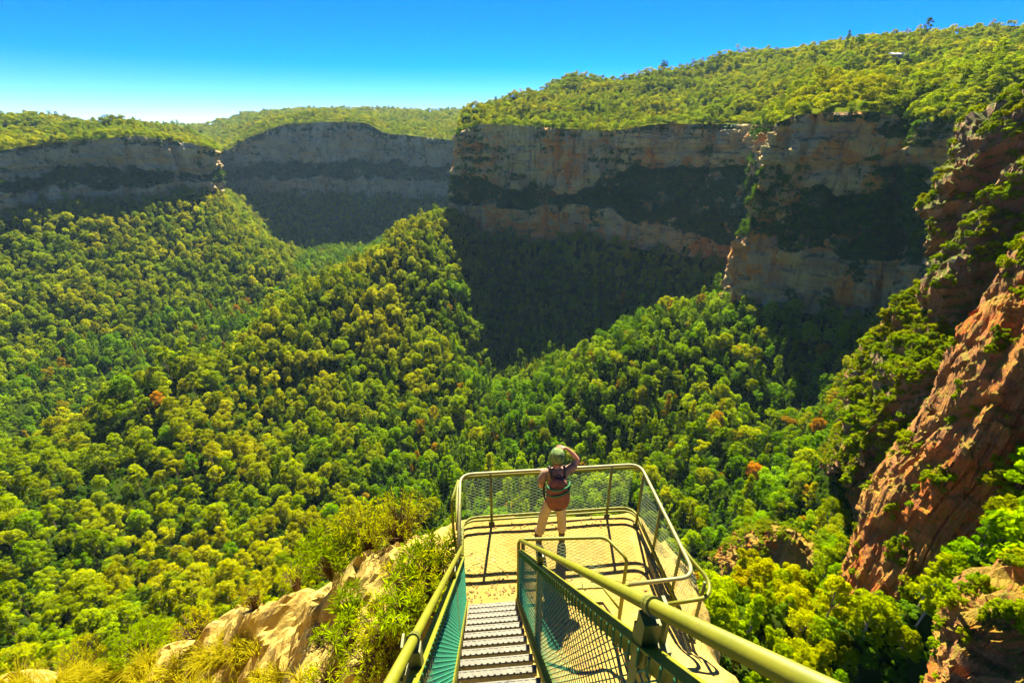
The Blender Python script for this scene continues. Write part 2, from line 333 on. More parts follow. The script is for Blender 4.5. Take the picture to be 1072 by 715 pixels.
def cliff(name, ST, TOP, step, vstep, mat, amp, seed):
    P = np.array([[PD(*a) for a in s] for s in ST])
    foot = P[:, 3].copy(); foot[:, 2] -= 45; foot[:, :2] *= .985
    P = np.concatenate([P, foot[:, None]], 1)
    C = cr(P, step); H = np.linalg.norm(C[:, 0] - C[:, 3], axis=1).max()
    sarc = np.concatenate([[0], np.cumsum(np.linalg.norm(np.diff(C[:, 1], axis=0), axis=1))]); o_ = np.zeros(len(sarc))
    for i_, am_ in ((1, 13.), (2, 9.)):
        w_ = (vn(np.stack([sarc / 55, o_ + i_ * 9, o_], 1), seed + 60) + .6 * vn(np.stack([sarc / 17, o_ + i_ * 9, o_], 1), seed + 61)) * am_; C[:, i_, 2] += np.clip(w_, -.7 * am_, am_)
    ns = [max(4, int(np.linalg.norm(P[:, i] - P[:, i + 1], axis=1).mean() / vstep)) for i in range(4)]
    G = rows(C, ns); n = normals(G)
    # outward = towards the valley
    mid = len(G) // 2; tocam = -G[mid, 3]; tocam[2] = 0
    if (n[mid, 3] * tocam).sum() < 0: n = -n
    nh = n.copy(); nh[..., 2] *= .25; nh /= np.linalg.norm(nh, axis=2)[..., None] + 1e-9
    p = G.reshape(-1, 3); q3 = p.copy()
    lay = p[:, 2] + 5 * fbm(p / 130, 2, seed + 3)
    z0 = np.floor(lay / 7.); z1 = np.floor(lay / 2.6)
    bl = _h(z0.astype(np.int64), np.zeros(len(p), np.int64), (vn(np.stack([p[:, 0] / 38, p[:, 1] / 38, z0 * 7.7], 1), seed) * 2.2).astype(np.int64), seed)
    sm = _h(z1.astype(np.int64), np.ones(len(p), np.int64), np.zeros(len(p), np.int64), seed)
    jo = vn(np.stack([p[:, 0] / 26, p[:, 1] / 26, p[:, 2] / 140], 1), seed + 1); jo = -np.clip(.22 - np.abs(jo), 0, 1) / .22
    jo2 = vn(np.stack([p[:, 0] / 9, p[:, 1] / 9, p[:, 2] / 50], 1), seed + 2); jo2 = -np.clip(.16 - np.abs(jo2), 0, 1) / .16
    rill = vn(np.stack([p[:, 0] / 60, p[:, 1] / 60, p[:, 2] / 400], 1), seed + 15)
    d = amp * (6 * vn(p / 70, seed + 7) + 11 * rill + 3.4 * bl + .9 * sm + 10 * jo + 3.6 * jo2 + 2.2 * fbm(p / 16, 3, seed + 8) + 3.2 * blocks(p, (17, 17, 21), seed + 40) + 1.5 * blocks(p, (7, 7, 6), seed + 41))
    fade = np.ones(G.shape[:2]); fade[:, 0] = .55
    G = (p + nh.reshape(-1, 3) * (d * fade.ravel())[:, None]).reshape(G.shape)
    o = mesh(name, G.reshape(-1, 3), gridF(*G.shape[:2]), mat); tag(o, kind='structure')
    le = np.zeros(G.shape[:2]); a0, a1, a2 = ns[0], ns[0] + ns[1], ns[0] + ns[1] + ns[2]; le[:] = .1; hs_ = np.linalg.norm(C[:, 1, :2] - C[:, 2, :2], axis=1) / (np.abs(C[:, 1, 2] - C[:, 2, 2]) + 1); le[:, a0 - 1:a1 + 2] = (.3 + .45 * np.clip((hs_ - .18) / .25, 0, 1))[:, None]; le[:, a2:] = .8; le[:, a1 + 2:a2] = .3; le[:, :4] = .5
    o.data.attributes.new('ledge', 'FLOAT', 'POINT').data.foreach_set('value', le.ravel().astype(np.float32))
    LOFT[name] = (G, ns)
    # tableland behind the rim
    Q = np.array([[PD(*a) for a in s] for s in TOP]); T = cr(np.concatenate([P[:, :1], Q], 1), step * 2.2)
    rim = G[:, 0]
    # follow the weathered rim exactly
    idx = np.linspace(0, len(G) - 1, len(T)).round().astype(int)
    s0 = np.linspace(0, 1, len(T))
    T2 = rows(T, [26, 30]); dd = (rim[idx] - T[:, 0])
    far = T2[:, -1].copy(); far[:, :2] *= 2.2; far[:, 2] = T2[:, -1, 2] * .2 - 60
    w = np.concatenate([np.linspace(1, 0, 8), np.zeros(T2.shape[1] - 8)])
    pp = T2.reshape(-1, 3); bump = 20 * fbm(pp / 120, 3, seed + 20) + 3 * fbm(pp / 30, 2, seed + 21)
    ww = np.concatenate([np.linspace(0, 1, 12), np.ones(T2.shape[1] - 12 - 1), [.6]])
    T2[..., 2] += bump.reshape(T2.shape[:2]) * ww[None]
    T2 += dd[:, None] * w[None, :, None]
    T2[:, 0, 2] -= .4
    T3 = np.concatenate([T2, far[:, None]], 1)
    o = mesh('tableland', T3.reshape(-1, 3), gridF(*T3.shape[:2]), M_heath, smooth=True); tag(o, kind='structure')
    LOFT[name + '_top'] = (T3, None)
    return G
cliff('sandstone_cliff', BIG, BIGTOP, 2.4, 2.2, M_cliff, 1.0, 11)
cliff('far_left_cliff', LEFTC, LEFTTOP, 4.5, 3.5, M_far, 1.15, 31)
cliff('far_middle_cliff', MIDC, MIDTOP, 5.5, 4.5, M_far, 1.5, 51)
# ------------------------------------------------------------------ rock ribs on the right: each row of points is one edge of the rib
def rib(name, rowsP, ns, step, mat, amp, seed, bed=(-.45, .25, .86), blk=1., bk=1., st=1.):
    P = np.array([[PD(*a) for a in r] for r in rowsP]).transpose(1, 0, 2)
    C = cr(P, step); G = rows(C, ns); n = normals(G); p = G.reshape(-1, 3)
    tocam = -p; s = np.sign((n.reshape(-1, 3) * tocam).sum(1).mean()); n = n * s
    if bed == 'crest':                              # beds run along the crest and step across the slab
        d3 = P[-3, 2] - P[3, 2]; d3 /= np.linalg.norm(d3); w = (P[3:-2, 2] - P[3:-2, 1]).mean(0); w -= d3 * w.dot(d3); w /= np.linalg.norm(w); m_ = np.cross(d3, w); m_ *= np.sign(m_[2]); bed = m_ * .75 - w * .66
    b = np.array(bed) / np.linalg.norm(bed); lay = p @ b + 1.2 * blk * fbm(p / (14 * blk), 2, seed)
    for n_ in mat.node_tree.nodes:
        if n_.type == 'VECT_MATH' and n_.operation == 'DOT_PRODUCT' and mat.name.startswith('red') and name.startswith('red'): n_.inputs[1].default_value = b
    e1 = np.cross(b, [.3, .9, .1]); e1 /= np.linalg.norm(e1); pb = np.stack([p @ e1, p @ np.cross(b, e1), p @ b], 1)
    z0 = np.floor(lay / (2.1 * blk)); z1 = np.floor(lay / (.8 * blk))
    k = (vn(np.stack([p[:, 0] / (9 * blk), p[:, 1] / (9 * blk), z0 * 5.1], 1), seed + 4) * 2.4).astype(np.int64)
    bl = _h(z0.astype(np.int64), k, k * 0, seed); sm = _h(z1.astype(np.int64), k * 0 + 1, k * 0, seed)
    jo = vn(np.stack([p[:, 0] / (8 * blk), p[:, 1] / (8 * blk), p[:, 2] / (22 * blk)], 1), seed + 1); jo = -np.clip(.2 - np.abs(jo), 0, 1) / .2
    d = amp * (3. / st * vn(p / (17 * blk), seed + 7) + st * bl + .4 * st * sm + 1.4 * jo + .9 / st * fbm(p / (4.5 * blk), 4, seed + 8) + bk * 1.5 * blocks(pb, (6 * blk, 4 * blk, 2.6 * blk), seed + 40) + bk * .7 * blocks(pb, (2.4 * blk, 1.7 * blk, 1. * blk), seed + 41))
    G = (p + n.reshape(-1, 3) * d[:, None]).reshape(G.shape)
    o = mesh(name, G.reshape(-1, 3), gridF(*G.shape[:2]), mat); tag(o, kind='structure'); LOFT[name] = (G, ns); return o
# rib below the tableland rim: back edge, crest, camera-side wall top, mid, foot
def wall(front, a, b):
    """the face below a crest edge drops steeply: two rows under it, a little nearer"""
    return [front, [(x + a[0], y + a[1], d - a[2]) for x, y, d in front], [(x + b[0], y + b[1], d - b[2]) for x, y, d in front]]
rib('rock_rib', [
 [(1180,60,330),(1060,115,330),(1010,150,310),(985,190,300),(972,230,290),(966,262,280)],
 [(1180,35,250),(1072,95,245),(1021,123,240),(1000,155,232),(976,190,225),(963,220,218)]]
 + wall([(1180,50,238),(1078,112,233),(1036,142,228),(1014,172,220),(988,205,213),(972,240,207)], (14,70,5), (34,240,16)),
 [34, 12, 40, 60], 1.1, M_spur, 1.5, 71, bed=(-.15, .1, .98), blk=1.9)
rib('rock_fin', [
 [(1200,120,260),(1060,190,250),(1020,240,240),(990,275,230),(972,312,222),(962,350,215)],
 [(1200,95,200),(1074,160,192),(1036,199,187),(1010,234,182),(982,272,176),(960,310,170)]]
 + wall([(1200,125,190),(1082,178,184),(1044,215,180),(1020,250,175),(993,290,169),(968,335,163)], (12,70,5), (30,190,13)),
 [30, 16, 40, 50], 1.0, M_spur, 1.1, 75, bed=(-.2, .1, .97), blk=1.5)
rib('green_spur', [
 [(1030,330,260),(985,335,260),(945,340,255),(905,385,245),(880,430,235),(868,500,215)],
 [(1020,285,190),(985,288,185),(955,300,180),(921,337,172),(891,380,165),(877,480,152)]]
 + wall([(1035,350,160),(1006,372,152),(978,384,147),(950,402,144),(918,432,141),(886,510,136)], (8,50,4), (20,150,10)),
 [30, 24, 24, 40], .9, M_spur, .9, 81, blk=1.2)
rib('red_rock_spur', [
 [(1200,195,175),(1085,245,160),(1045,300,150),(1010,350,142),(985,405,135),(950,455,128),(910,505,120),(893,550,112),(885,650,100)],
 [(1200,185,118),(1080,245,112),(1038,298,108),(1003,346,104),(979,400,101),(944,453,97),(908,501,93),(897,545,90),(893,640,84)]]
 + wall([(1210,250,100),(1110,330,97),(1072,370,95),(1050,400,93),(1032,431,91),(1005,488,88),(970,541,84),(944,594,81),(902,648,77)], (22,95,4), (48,300,11)),
 [34, 46, 56, 50], .34, M_red, .5, 91, bed='crest', blk=.9, bk=.6, st=2.)
rib('near_crag', [
 [(1250,520,75),(1150,560,70),(1072,590,66),(1020,610,62),(985,655,58),(960,720,54)],
 [(1260,540,52),(1150,570,49),(1072,588,47),(1015,605,45),(992,640,43),(975,712,41)]]
 + wall([(1270,600,42),(1160,625,40),(1090,640,39),(1045,640,38),(1018,655,37.5),(1000,712,36.5)], (8,80,1.6), (20,240,4)),
 [26, 26, 34, 30], .32, M_red, .38, 101, blk=.55, bk=.7)

rib('forest_crag', [
 [(742,585,185),(775,558,182),(805,547,180),(835,555,178),(866,575,176)],
 [(752,590,158),(778,558,154),(806,546,152),(832,552,150),(858,580,149)]]
 + wall([(757,602,152),(782,574,148),(808,562,146),(832,568,145),(852,592,144)], (2,45,3), (4,120,8)),
 [16, 12, 24, 24], .6, M_red, .55, 111, blk=.9)
# ------------------------------------------------------------------ air
m, nt = newmat('air'); q = N(nt); pv = q.n('ShaderNodeVolumePrincipled'); pv.inputs['Color'].default_value = (.50, .80, 1, 1); pv.inputs['Density'].default_value = HAZE; pv.inputs['Anisotropy'].default_value = .1
oo = q.n('ShaderNodeOutputMaterial'); q.l(pv.outputs[0], oo.inputs['Volume'])
b = MB(); b.box((0, 3900, -100), (9600, 8800, 660)); tag(b.build('haze', m), kind='stuff')
# ------------------------------------------------------------------ near rock that carries the lookout
M_near = None
def mat_near():
    m, nt = newmat('lookout_sandstone'); q = N(nt); ge = q.n('ShaderNodeNewGeometry'); P = ge.outputs['Position']
    a = q.noise(P, 1.1, 6, .65); b = q.noise(P, 7, 6, .7); d = q.noise(q.vscale(P, (1, 1, 4)), 2.3, 5, .6)
    c = q.mix(q.ramp(a, .38, .62), (.35, .255, .05), (.29, .195, .036))
    c = q.mix(q.math('MULTIPLY', q.ramp(d, .52, .68), .6), c, (.36, .19, .03))
    sx_ = q.n('ShaderNodeSeparateXYZ'); q.l(P, sx_.inputs[0]); offd = q.ramp(sx_.outputs[0], -.5, -1.)
    rg = q.noise(q.vscale(P, (1, 1, 3.5)), 3.6, 7, .75); c = q.mix(q.math('MULTIPLY', q.math('MULTIPLY', q.ramp(rg, .54, .66), offd), .75), c, (.10, .075, .035))
    c = q.mix(q.math('MULTIPLY', q.ramp(b, .56, .72), .55), c, (.20, .14, .06))
    v = q.n('ShaderNodeTexVoronoi', feature='DISTANCE_TO_EDGE'); wv = q.n('ShaderNodeVectorMath', operation='ADD'); q.l(P, wv.inputs[0])
    nn = q.n('ShaderNodeTexNoise'); q.l(P, nn.inputs['Vector']); nn.inputs['Scale'].default_value = 1.7; nn.inputs['Detail'].default_value = 4; q.l(nn.outputs['Color'], wv.inputs[1])
    q.l(wv.outputs[0], v.inputs['Vector']); v.inputs['Scale'].default_value = .55
    cr_ = q.ramp(v.outputs['Distance'], .0, .012)
    c = q.mix(q.math('MULTIPLY', q.math('MULTIPLY', q.math('SUBTRACT', 1., cr_), q.ramp(a, .48, .6)), .55), c, (.16, .10, .03))
    c = q.mix(q.math('MULTIPLY', q.ramp(q.noise(P, 3.2, 6, .75), .55, .7), .45), c, (.30, .27, .13))
    h = q.math('ADD', q.math('MULTIPLY', b, .9), q.math('ADD', a, q.math('MULTIPLY', cr_, .25)))
    q.out(q.principled(c, .9, q.bump(h, .7, .06), spec=.15)); return m
M_near = mat_near()
RP = [(-.55, 3.2, -.02), (-.5, 4.5, -.02), (-.5, 5.6, -.05), (.4, 5.85, -.06), (1.2, 5.72, -.04), (2.4, 5.95, -.7), (3., 5.6, -.6), (2.9, 5., -.4), (2.6, 5.7, -.06), (1, 4, -.01), (1, 5, -.01), (2, 5, -.01), (2.5, 4.2, -.02), (.1, 3.7, -.02), (.1, 4.6, 0), (1.6, 3.4, .0), (2.5, 3.3, -.02),
      (.1, 3, .35), (.1, 2, 1.0), (.1, 1, 1.8), (.1, 0, 2.7), (.1, -1.5, 4.), (1, 3, .05), (1, 2, .35), (1, 1, 1.1), (1, 0, 2.), (1, -1.5, 3.6), (1.7, 2.4, .05), (1.8, 1.5, .2), (-.7, 2, .3), (-.8, 1, .7), (-.8, 0, 1.2), (-.8, -1.5, 2.2), (-1.6, 3, -.4), (-1.5, 1.5, -.2),
      (1.1, 6.2, -1.4), (2.6, 6.2, -1.5), (0, 5.92, -.12), (-.5, 5.92, -.2), (0, 6.3, -1.4), (-.5, 6.3, -1.5), (0, 6.9, -4.5), (1.2, 7.2, -7), (2.8, 7.2, -7), (-.6, 7, -4)]
def A3(*l): return [tuple(x) for x in l]
edge = [(470, 550, -.1), (440, 562, -.3), (400, 582, -.8), (350, 605, -1.6), (300, 622, -2.4), (270, 637, -2.9), (230, 660, -3.4), (180, 680, -3.9), (110, 700, -4.4), (60, 716, -4.8)]
for e in edge:
    p = PZ(*e); RP.append(tuple(p)); h = p[:2] / np.linalg.norm(p[:2])
    n_ = np.array([-.75, .66])
    for k, dz in ((.9, -1.3), (2.6, -8.)): RP.append((p[0] + n_[0] * k, p[1] + n_[1] * k, p[2] + dz))
for e in [(430, 600, -.35), (400, 640, -.75), (350, 640, -1.4), (350, 690, -1.5), (300, 660, -2.3), (270, 700, -2.7), (200, 712, -3.7), (430, 690, -.4), (120, 760, -4.9), (250, 760, -3.5), (-40, 760, -6)]: RP.append(tuple(PZ(*e)))
for e in [(697, 552, -.5), (720, 580, -.5), (738, 640, -.4), (748, 668, -.3), (745, 690, 0), (772, 716, .2), (800, 760, .8)]:
    p = PZ(*e); RP.append(tuple(p))
    for k, dz in ((.45, -1.6), (1.7, -9.)): RP.append((p[0] + k, p[1] + .1 * k, p[2] + dz))
RP = np.array(RP)
class TP(RBF):
    def k(s, d): return d * 1.0
rk = TP(RP[:, :2], RP[:, 2], 1e-3)
xs = np.arange(-15, 6.5, .085); ys = np.arange(-1.6, 11, .085); X_, Y_ = np.meshgrid(xs, ys, indexing='ij')
pz = rk(np.stack([X_.ravel(), Y_.ravel()], 1)); p = np.stack([X_.ravel(), Y_.ravel(), pz], 1)
flat = np.clip((np.abs(X_.ravel() - 1.05) - 1.3) / .7, 0, 1); flat = np.maximum(flat, np.clip((np.abs(Y_.ravel() - 4.5) - 1.1) / .5, 0, 1))
am = .012 + flat * .19
lay = np.floor((pz + .3 * fbm(p / 2.5, 2, 3)) / .28); st = _h(lay.astype(np.int64), (vn(np.stack([p[:, 0] / 1.3, p[:, 1] / 1.3, lay * 3.3], 1), 5) * 2).astype(np.int64), lay.astype(np.int64) * 0, 4)
am = am * np.where(np.hypot(X_.ravel() - 1, Y_.ravel() - 4.6) < 2.6, .45, 1)
pz = pz - .22 * flat * np.clip((Y_.ravel() - 4.6) / .8, 0, 1) * (X_.ravel() > -.7) + am * (1.1 * fbm(p * np.array([1, 1, .6]) / .9, 5, 2, .6) + .75 * st * flat)
mf = np.clip(1 - flat * 1.6, 0, 1) * np.clip((Y_.ravel() - 3.3) / .4, 0, 1); pz = pz * (1 - mf) + (-.012 + .012 * fbm(p / .8, 3, 6)) * mf
p[:, 2] = np.maximum(pz, -14)
p[:, 0] += flat * .10 * fbm(p / .7 + 9, 3, 8); p[:, 1] += flat * .10 * fbm(p / .7 + 19, 3, 9)
ROCKV, ROCKF = p, gridF(len(xs), len(ys))
o = mesh('lookout_rock', ROCKV, ROCKF, M_near); tag(o, kind='structure')
bv_rock = BVHTree.FromPolygons([tuple(v) for v in ROCKV.tolist()], ROCKF.tolist())
def rock_at(x, y):
    h = bv_rock.ray_cast(Vector((x, y, 30)), Vector((0, 0, -1))); return h[0].z if h[0] else -5.
def rock_px(px, py):
    h = bv_rock.ray_cast(Vector((0, 0, EYE)), Vector(ray(px, py)).normalized()); return np.array(h[0]) if h[0] else None
# ------------------------------------------------------------------ paint and metal
M_paint = mat_simple('yellow_green_paint', (0.155, 0.152, 0.00444), (0.126, 0.133, 0.00444), 9, .5, 0, .15, .004, .2, dirt=(.10, .085, .03))
M_grime = mat_simple('worn_green_paint', (0.126, 0.13, 0.0126), (0.0962, 0.104, 0.0111), 12, .5, 0, .2, .004, .35, dirt=(.16, .11, .03))
M_galv = mat_simple('worn_pipe', (.24, .215, .065), (.20, .185, .05), 10, .5, .1, .1, .003, .3, dirt=(.14, .12, .05))
M_teal = mat_simple('teal_wire', (.02, .20, .075), (.025, .16, .08), 20, .6, 0, .1, .002, .1)
M_wire = mat_simple('fence_wire', (0.165, 0.195, 0.075), (0.12, 0.165, 0.075), 20, .45, .2, .1, .002)
M_tread = mat_simple('galvanised_tread', (.135, .125, .075), (.105, .098, .06), 8, .6, .1, .3, .004, .3, dirt=(.05, .04, .02))
M_tealbar = mat_simple('teal_lacing', (.016, .085, .035), (.03, .10, .03), 10, .7, 0, .15, .003, .08)
# ------------------------------------------------------------------ steel stair
SL = .98
def stz(y): return (4.2 - y) * SL                  # nosing line
stair = empty('steel_staircase', (.07, 4.2, 0), 'steep open steel staircase with pale grated treads leading down to the platform', 'staircase')
def child_off(o, t):                                # children are built in world space; move them under the empty
    o.matrix_parent_inverse = Matrix.Translation(t.location).inverted()
    return o
def under(mb, name, mat, t, smooth=False):
    return child_off(mb.build(name, mat, t, smooth), t)
for k in range(0, 20):
    z = .205 * (k + .35); y = 4.2 - z / SL
    if y < .35: break
    b = MB(); b.box((.07, y - .022, z - .012), (.625, .044, .024)); b.box((.07, y + .003, z - .022), (.625, .010, .05))
    for s in range(12):                              # raised grip ribs
        b.box((-.215 + s * .052, y - .022, z + .003), (.018, .034, .006))
    n_ = 15; pts = [(-.235 + i * .61 / n_, y - .055 - (.095 if i % 2 else 0), z - .02) for i in range(n_ + 1)]
    b.tube(pts, .0055, 4); b.box((.07, y - .165, z - .02), (.625, .009, .03)); b.box((.07, y - .047, z - .03), (.625, .006, .045))
    under(b, 'tread', M_tread, stair)
for x, nm in ((-.275, 'stringer'), (.415, 'stringer')):
    b = MB(); y0, y1 = 4.24, -.6
    M_ = np.array([(x - .018, y0), (x + .018, y0)])
    V = []
    for yy in (y0, y1):
        for dx in (-.018, .018):
            for dz in (-.20, .045): V.append((x + dx, yy, max(stz(yy) + dz, -.03)))
    b.add(V, [(0, 1, 3, 2), (4, 6, 7, 5), (0, 4, 5, 1), (2, 3, 7, 6), (0, 2, 6, 4), (1, 5, 7, 3)])
    sgn = -1 if x < 0 else 1
    V = []
    for yy in (y0, y1):
        for dx in (0, .045 * sgn):
            for dz in (.049, .06): V.append((x + dx, yy, stz(yy) + dz))
    b.add(V, [(0, 1, 3, 2), (4, 6, 7, 5), (0, 4, 5, 1), (2, 3, 7, 6), (0, 2, 6, 4), (1, 5, 7, 3)])
    under(b, nm, M_paint, stair)
# ------------------------------------------------------------------ chain link
def chainlink(P, L, Hh, pitch=.056, r=.0028, n=4):
    """P(u,v): point on the panel; wires zigzag up the panel and lock into their neighbours"""
    b = MB(); nw = int(L / pitch); nv = int(Hh / (pitch * .5))
    for i in range(nw + 1):
        pts = []
        for j in range(nv + 1):
            u = i * pitch + (pitch * .5 if (i + j) % 2 else -pitch * .5) * 1.04
            pts.append(P(min(max(u, 0), L), j * Hh / nv))
        pts = np.array(pts)
        b.tube(pts, r, n, cap=False)
    return b
def stair_rail(x, a, k, name, label, ybars, yclamp, top_y, wire, sgn, barmat):
    hz = lambda y: a + (4.27 - y) * k              # handrail centre line
    t = empty(name, (x, 4.27, 0), label, 'railing')
    b = MB(); b.tube(bend([(x, top_y, hz(top_y)), (x, 2, hz(2)), (x, -.5, hz(-.5))], .1), .0205, 16); under(b, 'handrail', M_paint, t, True)
    for yc in yclamp:                               # pipe clamps with a bracket to the bar below
        b = MB(); d = np.array([0, -1, k]) / math.hypot(1, k); c = np.array([x, yc, hz(yc)])
        for s in (-.012, .012): b.tube([c + d * (s - .01), c + d * (s + .01)], .0255, 16)
        b.tube([c + d * .02, c + d * .03], .028, 16)
        w = np.array([.045 * sgn, 0, 0])
        b.box(c + np.array([-.0 + .043 * sgn, 0, -.10]), (.010, .055, .2))
        b.box(c + np.array([0.02 * sgn, 0.0, -.185]), (.075, .10, .10))
        for dz in (-.16, -.21): b.tube([c + np.array([.06 * sgn, -.02, dz]), c + np.array([.06 * sgn, -.062, dz])], .009, 6)
        under(b, 'clamp', M_grime, t)
    drop = .215
    b = MB()
    V = []
    for yy in (4.22, -.5):
        for dx in (-.012, .012):
            for dz in (-.04, .04): V.append((x + dx, yy, hz(yy) - drop + dz))
    b.add(V, [(0, 1, 3, 2), (4, 6, 7, 5), (0, 4, 5, 1), (2, 3, 7, 6), (0, 2, 6, 4), (1, 5, 7, 3)])
    V = []
    for yy in (4.22, -.5):
        for dx in (-.03, .02):
            for dz in (.041, .05): V.append((x + dx * sgn, yy, hz(yy) - drop + dz))
    b.add(V, [(0, 1, 3, 2), (4, 6, 7, 5), (0, 4, 5, 1), (2, 3, 7, 6), (0, 2, 6, 4), (1, 5, 7, 3)])
    under(b, 'panel_rail', barmat, t)
    lash = MB(); y = 4.15                          # wire that laces the mesh to the rail
    while y > -.4:
        c = np.array([x, y, hz(y) - drop]); sl = np.array([0, -.02, .02 * k])
        lash.tube([c + np.array([-.020 * sgn, 0, -.05]), c + np.array([-.033 * sgn, -.01, .054]) + sl * .3, c + np.array([.022 * sgn, -.012, .055]) + sl * .5, c + np.array([.016 * sgn, -.02, -.05]) + sl], .0048, 5, cap=False)
        y -= .062
    under(lash, 'lacing', M_tealbar, t)
    for yy in ybars:
        b = MB(); b.box((x + .002 * sgn, yy, (hz(yy) - .05 + stz(yy) - .1) / 2), (.05, .05, hz(yy) - .05 - stz(yy) + .1)); under(b, 'post', M_grime, t)
    L = math.hypot(4.75, 4.75 * k)
    def P(u, v):
        y = 4.22 - u / L * 4.72; z0 = stz(y) + .05; z1 = hz(y) - drop - .03
        return (x - .02 * sgn, y, z0 + (z1 - z0) * v / .8)
    cl = chainlink(P, L, .8, .046, wire); under(cl, 'wire_mesh', M_teal, t)
    b = MB(); pts = [P(u, .0) for u in (0, L)]; b.tube(pts, .012, 8); under(b, 'bottom_rod', M_paint, t)
    return t
stair_rail(.46, 1.05, 1.041, 'stair_railing', 'yellow-green handrail with laced teal wire mesh on the right of the stairs', [2.7, .82], [.82], 4.24, .0026, 1, M_paint)
stair_rail(-.29, 1.0, .98, 'stair_railing', 'yellow-green handrail with laced teal wire mesh on the left of the stairs beside the bushes', [2.9, 1.17], [1.17], 4.24, .0030, -1, M_paint)
# ------------------------------------------------------------------ platform fence
pf = empty('platform_fence', (1.05, 5.57, 0), 'yellow-green pipe and chain link fence around the cliff edge lookout platform', 'fence')
HT = 1.05
loop = [(-.33, 4.25, HT), (-.335, 5.57, HT), (2.49, 5.58, HT), (2.48, 3.57, HT), (1.66, 3.53, HT)]
b = MB(); b.tube(bend(loop, .2, 8), .024, 12); under(b, 'top_rail', M_galv, pf, True)
loop2 = [(-.36, 4.6, HT - .1), (-.38, 5.15, HT - .09), (-.37, 5.61, HT - .085), (2.53, 5.62, HT - .085), (2.53, 4.02, HT - .085), (2.70, 3.6, HT - .15), (2.58, 3.40, HT - .15), (2.05, 3.36, HT - .15)]
b = MB(); b.tube(bend(loop2, .2, 8), .024, 12); under(b, 'second_rail', M_paint, pf, True)
lo = [(-.42, 5.35, HT - .12), (-.46, 5.2, .9), (-.45, 5.02, .5), (-.42, 5.0, .0)]
b = MB(); b.tube(bend([(-.37, 5.55, HT - .09)] + lo, .1), .02, 10); under(b, 'side_loop', M_paint, pf, True)
for z_, r_, off in ((.16, .022, 0), (.055, .018, .03)):
    b = MB(); b.tube(bend([(-.33 - off, 4.3, z_), (-.335 - off, 5.57 + off, z_), (2.49 + off, 5.58 + off, z_), (2.52 + off, 3.5, z_)], .25, 8), r_, 10); under(b, 'bottom_rail', M_paint, pf, True)
for (x, y, h0) in [(-.33, 4.28, 0), (.13, 5.60, 0), (2.05, 5.6, 0), (2.47, 5.35, 0), (2.52, 4.75, 0), (2.52, 4.05, 0), (2.56, 3.5, -.05)]:
    b = MB(); z0 = rock_at(x, y) - .1; b.tube([(x, y, z0), (x, y, HT - .02)], .021, 10); b.box((x, y, max(z0 + .105, .01)), (.09, .09, .012)); under(b, 'post', M_grime, pf, True)
def panel(P0, P1, z0=.16, z1=HT - .09):
    P0, P1 = np.array(P0), np.array(P1); L = np.linalg.norm(P1 - P0); d = (P1 - P0) / L
    cl = chainlink(lambda u, v: (P0[0] + d[0] * u, P0[1] + d[1] * u, z0 + v), L, z1 - z0, .058, .0027); under(cl, 'wire_mesh', M_wire, pf)
panel((-.30, 5.60), (2.40, 5.605)); panel((2.53, 5.45), (2.53, 3.6)); panel((-.36, 4.3), (-.36, 5.5))
# bent pipe barrier between the stair foot and the near end of the fence
fb = empty('pipe_barrier', (1.1, 4.25, 0), 'short bent pipe barrier with wire mesh between the stair foot and platform fence', 'barrier')
b = MB(); b.tube(bend([(.44, 4.27, 0), (.44, 4.27, HT + .01), (1.57, 4.22, HT), (1.745, 3.88, HT), (1.745, 3.86, .0)], .09, 8), .022, 12); under(b, 'pipe_frame', M_paint, fb, True)
b = MB(); b.tube([(.46, 4.25, .12), (1.60, 4.20, .12), (1.74, 3.88, .12)], .016, 8); under(b, 'bottom_rail', M_paint, fb, True)
b = MB(); b.tube([(.50, 4.29, -.02), (.50, 4.29, HT - .04)], .026, 8); under(b, 'post', M_grime, fb, True)
cl = chainlink(lambda u, v: (.52 + u, 4.245 - u * .045, .13 + v), 1.06, HT - .16, .058, .0027); under(cl, 'wire_mesh', M_wire, fb)
b = MB(); b.tube(bend([(1.66, 3.53, HT), (1.60, 3.53, HT - .02), (1.60, 3.53, .0)], .08), .022, 10); under(b, 'post', M_paint, fb, True)
# ------------------------------------------------------------------ the visitor
def skin(name, J, E, mat, parent, root=0, sub=2):
    me = bpy.data.meshes.new(name); me.from_pydata([j[:3] for j in J], E, []); me.materials.append(mat); o = link(bpy.data.objects.new(name, me), parent)
    m = o.modifiers.new('skin', 'SKIN'); m.use_smooth_shade = True; m.branch_smoothing = .6
    for i, j in enumerate(J):
        r = j[3] if not isinstance(j[3], tuple) else j[3]
        me.skin_vertices[0].data[i].radius = r if isinstance(r, tuple) else (r, r)
        me.skin_vertices[0].data[i].use_root = (i == root)
    s = o.modifiers.new('smooth', 'SUBSURF'); s.levels = s.render_levels = sub
    if parent is not None: child_off(o, parent)
    return o
M_skin = mat_simple('skin', (.48, .22, .10), (.42, .18, .08), 20, .55)
M_shirt = mat_simple('brown_shirt', (.25, .14, .075), (.19, .11, .06), 14, .9)
M_trous = mat_simple('khaki_cloth', (.44, .32, .13), (.38, .27, .11), 14, .9)
M_shoe = mat_simple('brown_leather', (.13, .07, .03), (.09, .05, .02), 14, .7)
M_hat = mat_simple('green_cap_cloth', (.045, .10, .018), (.19, .22, .06), 19, .95, 0, .6, .01)
M_hair = mat_simple('brown_hair', (.16, .07, .02), (.10, .045, .015), 30, .7)
M_pack = mat_simple('brown_pack_cloth', (.20, .06, .025), (.14, .045, .02), 12, .75)
M_strap = mat_simple('green_strap', (.02, .13, .03), (.02, .11, .03), 12, .8)
M_dark = mat_simple('dark_strap', (.03, .022, .018), (.04, .03, .02), 12, .7)
